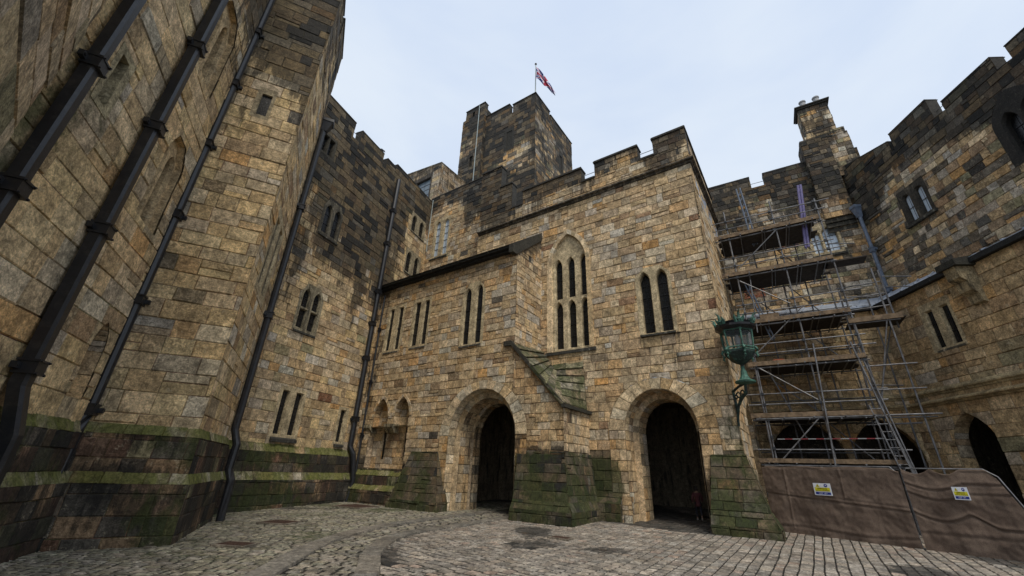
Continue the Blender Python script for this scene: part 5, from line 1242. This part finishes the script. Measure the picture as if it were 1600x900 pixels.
J = [pp(0, 0, .95), pp(0, .02, 1.15), pp(0, .05, 1.38), pp(0, .07, 1.5), pp(0, .09, 1.6), pp(0, .10, 1.7),
     pp(-.1, 0, .9), pp(-.12, .14, .5), pp(-.12, .06, .1), pp(-.12, .2, .04), pp(.1, 0, .9), pp(.12, -.02, .5), pp(.13, -.26, .16), pp(.13, -.2, .04),
     pp(-.19, .04, 1.4), pp(-.27, -.04, 1.14), pp(-.27, .08, .9), pp(.19, .04, 1.4), pp(.27, .08, 1.14), pp(.25, .22, .95)]
ED = [(0, 1), (1, 2), (2, 3), (3, 4), (4, 5), (0, 6), (6, 7), (7, 8), (8, 9), (0, 10), (10, 11), (11, 12), (12, 13), (2, 14), (14, 15), (15, 16), (2, 17), (17, 18), (18, 19)]
k_ = SCL
skin('body', J, ED, [.14*k_, .13*k_, .15*k_, .06*k_, .09*k_, .1*k_, .085*k_, .06*k_, .042*k_, .04*k_, .085*k_, .06*k_, .042*k_, .04*k_, .06*k_, .045*k_, .035*k_, .06*k_, .045*k_, .035*k_], M['skin'], pe)
skin('coat', [pp(0, 0, .72), pp(0, 0, .95), pp(0, .02, 1.15), pp(0, .05, 1.4), pp(-.19, .04, 1.42), pp(-.275, -.04, 1.14), pp(-.275, .06, .95), pp(.19, .04, 1.42), pp(.275, .08, 1.14), pp(.255, .19, .98)], [(0, 1), (1, 2), (2, 3), (3, 4), (4, 5), (5, 6), (3, 7), (7, 8), (8, 9)], [.2*k_, .18*k_, .165*k_, .17*k_, .085*k_, .065*k_, .055*k_, .085*k_, .065*k_, .055*k_], M['coat'], pe, 1)
skin('trousers', [pp(0, 0, .92), pp(-.1, 0, .88), pp(-.12, .14, .5), pp(-.12, .07, .14), pp(.1, 0, .88), pp(.12, -.02, .5), pp(.13, -.22, .19)], [(0, 1), (1, 2), (2, 3), (0, 4), (4, 5), (5, 6)], [.13*k_, .1*k_, .075*k_, .06*k_, .1*k_, .075*k_, .06*k_], M['trouser'], pe)
skin('shoe', [pp(-.12, .04, .06), pp(-.12, .12, .05), pp(-.12, .24, .04)], [(0, 1), (1, 2)], [.05*k_, .052*k_, .035*k_], M['shoe'], pe, 1); skin('shoe', [pp(.13, -.27, .14), pp(.13, -.22, .08), pp(.13, -.15, .03)], [(0, 1), (1, 2)], [.05*k_, .052*k_, .035*k_], M['shoe'], pe, 1)
skin('hair', [pp(0, .07, 1.58), pp(0, .08, 1.68), pp(0, .1, 1.73)], [(0, 1), (1, 2)], [.095*k_, .115*k_, .095*k_], M['hair'], pe, 1)

# ================================================================== SKY, SUN, CAMERA
SUN_EL, SUN_AZ = 56, 163      # azimuth clockwise from +Y: light comes from behind and left of the camera
w = bpy.data.worlds.new('World'); scene.world = w; w.use_nodes = True; nt = w.node_tree; N = nt.nodes; Lk = nt.links
bg = N['Background']; sky = N.new('ShaderNodeTexSky'); sky.sky_type = 'NISHITA'; sky.sun_disc = False
sky.sun_elevation = R(SUN_EL); sky.sun_rotation = R(SUN_AZ); sky.dust_density = 4.0; sky.air_density = 1.4; sky.ozone_density = 1.2
tc = N.new('ShaderNodeTexCoord').outputs['Generated']
cl = noisen(nt, mapn(nt, tc, (1, 1, 2.2)), 1.3, 5, .55, .4)
cloud = mixc(nt, rampn(nt, cl, .3, .7), (6.0, 7.0, 8.7), (7.4, 8.15, 9.1))
Lk.new(mixc(nt, .86, sky.outputs[0], cloud), bg.inputs[0]); bg.inputs[1].default_value = .082
sl = bpy.data.lights.new('sun', 'SUN'); sl.energy = 1.5; sl.angle = R(16); sl.color = (1, .93, .82); so = bpy.data.objects.new('sun', sl); COL.objects.link(so)
sd = v3(math.sin(R(SUN_AZ))*math.cos(R(SUN_EL)), math.cos(R(SUN_AZ))*math.cos(R(SUN_EL)), math.sin(R(SUN_EL)))
so.rotation_euler = Vector(sd).to_track_quat('Z', 'Y').to_euler()
cam = bpy.data.cameras.new('camera'); co = bpy.data.objects.new('camera', cam); COL.objects.link(co); scene.camera = co
cam.sensor_width = 36; cam.sensor_fit = 'HORIZONTAL'; cam.lens = 637.195/1600*36; cam.clip_end = 500; cam.clip_start = .1
Rc, Uc, Fc = v3(.99934294, -.01489798, .03304161), v3(-.03624497, -.41076576, .91102019), v3(0, .91161919, .41103584)
mm = Matrix.Identity(4)
for i in range(3): mm[i][0] = Rc[i]; mm[i][1] = Uc[i]; mm[i][2] = -Fc[i]
mm[2][3] = 1.6; co.matrix_world = mm
vs = scene.view_settings; vs.view_transform = 'Standard'; vs.look = 'None'; vs.gamma = 1; vs.use_curve_mapping = False; vs.exposure = 0.5
scene.cycles.max_bounces = 6; scene.cycles.use_denoising = True
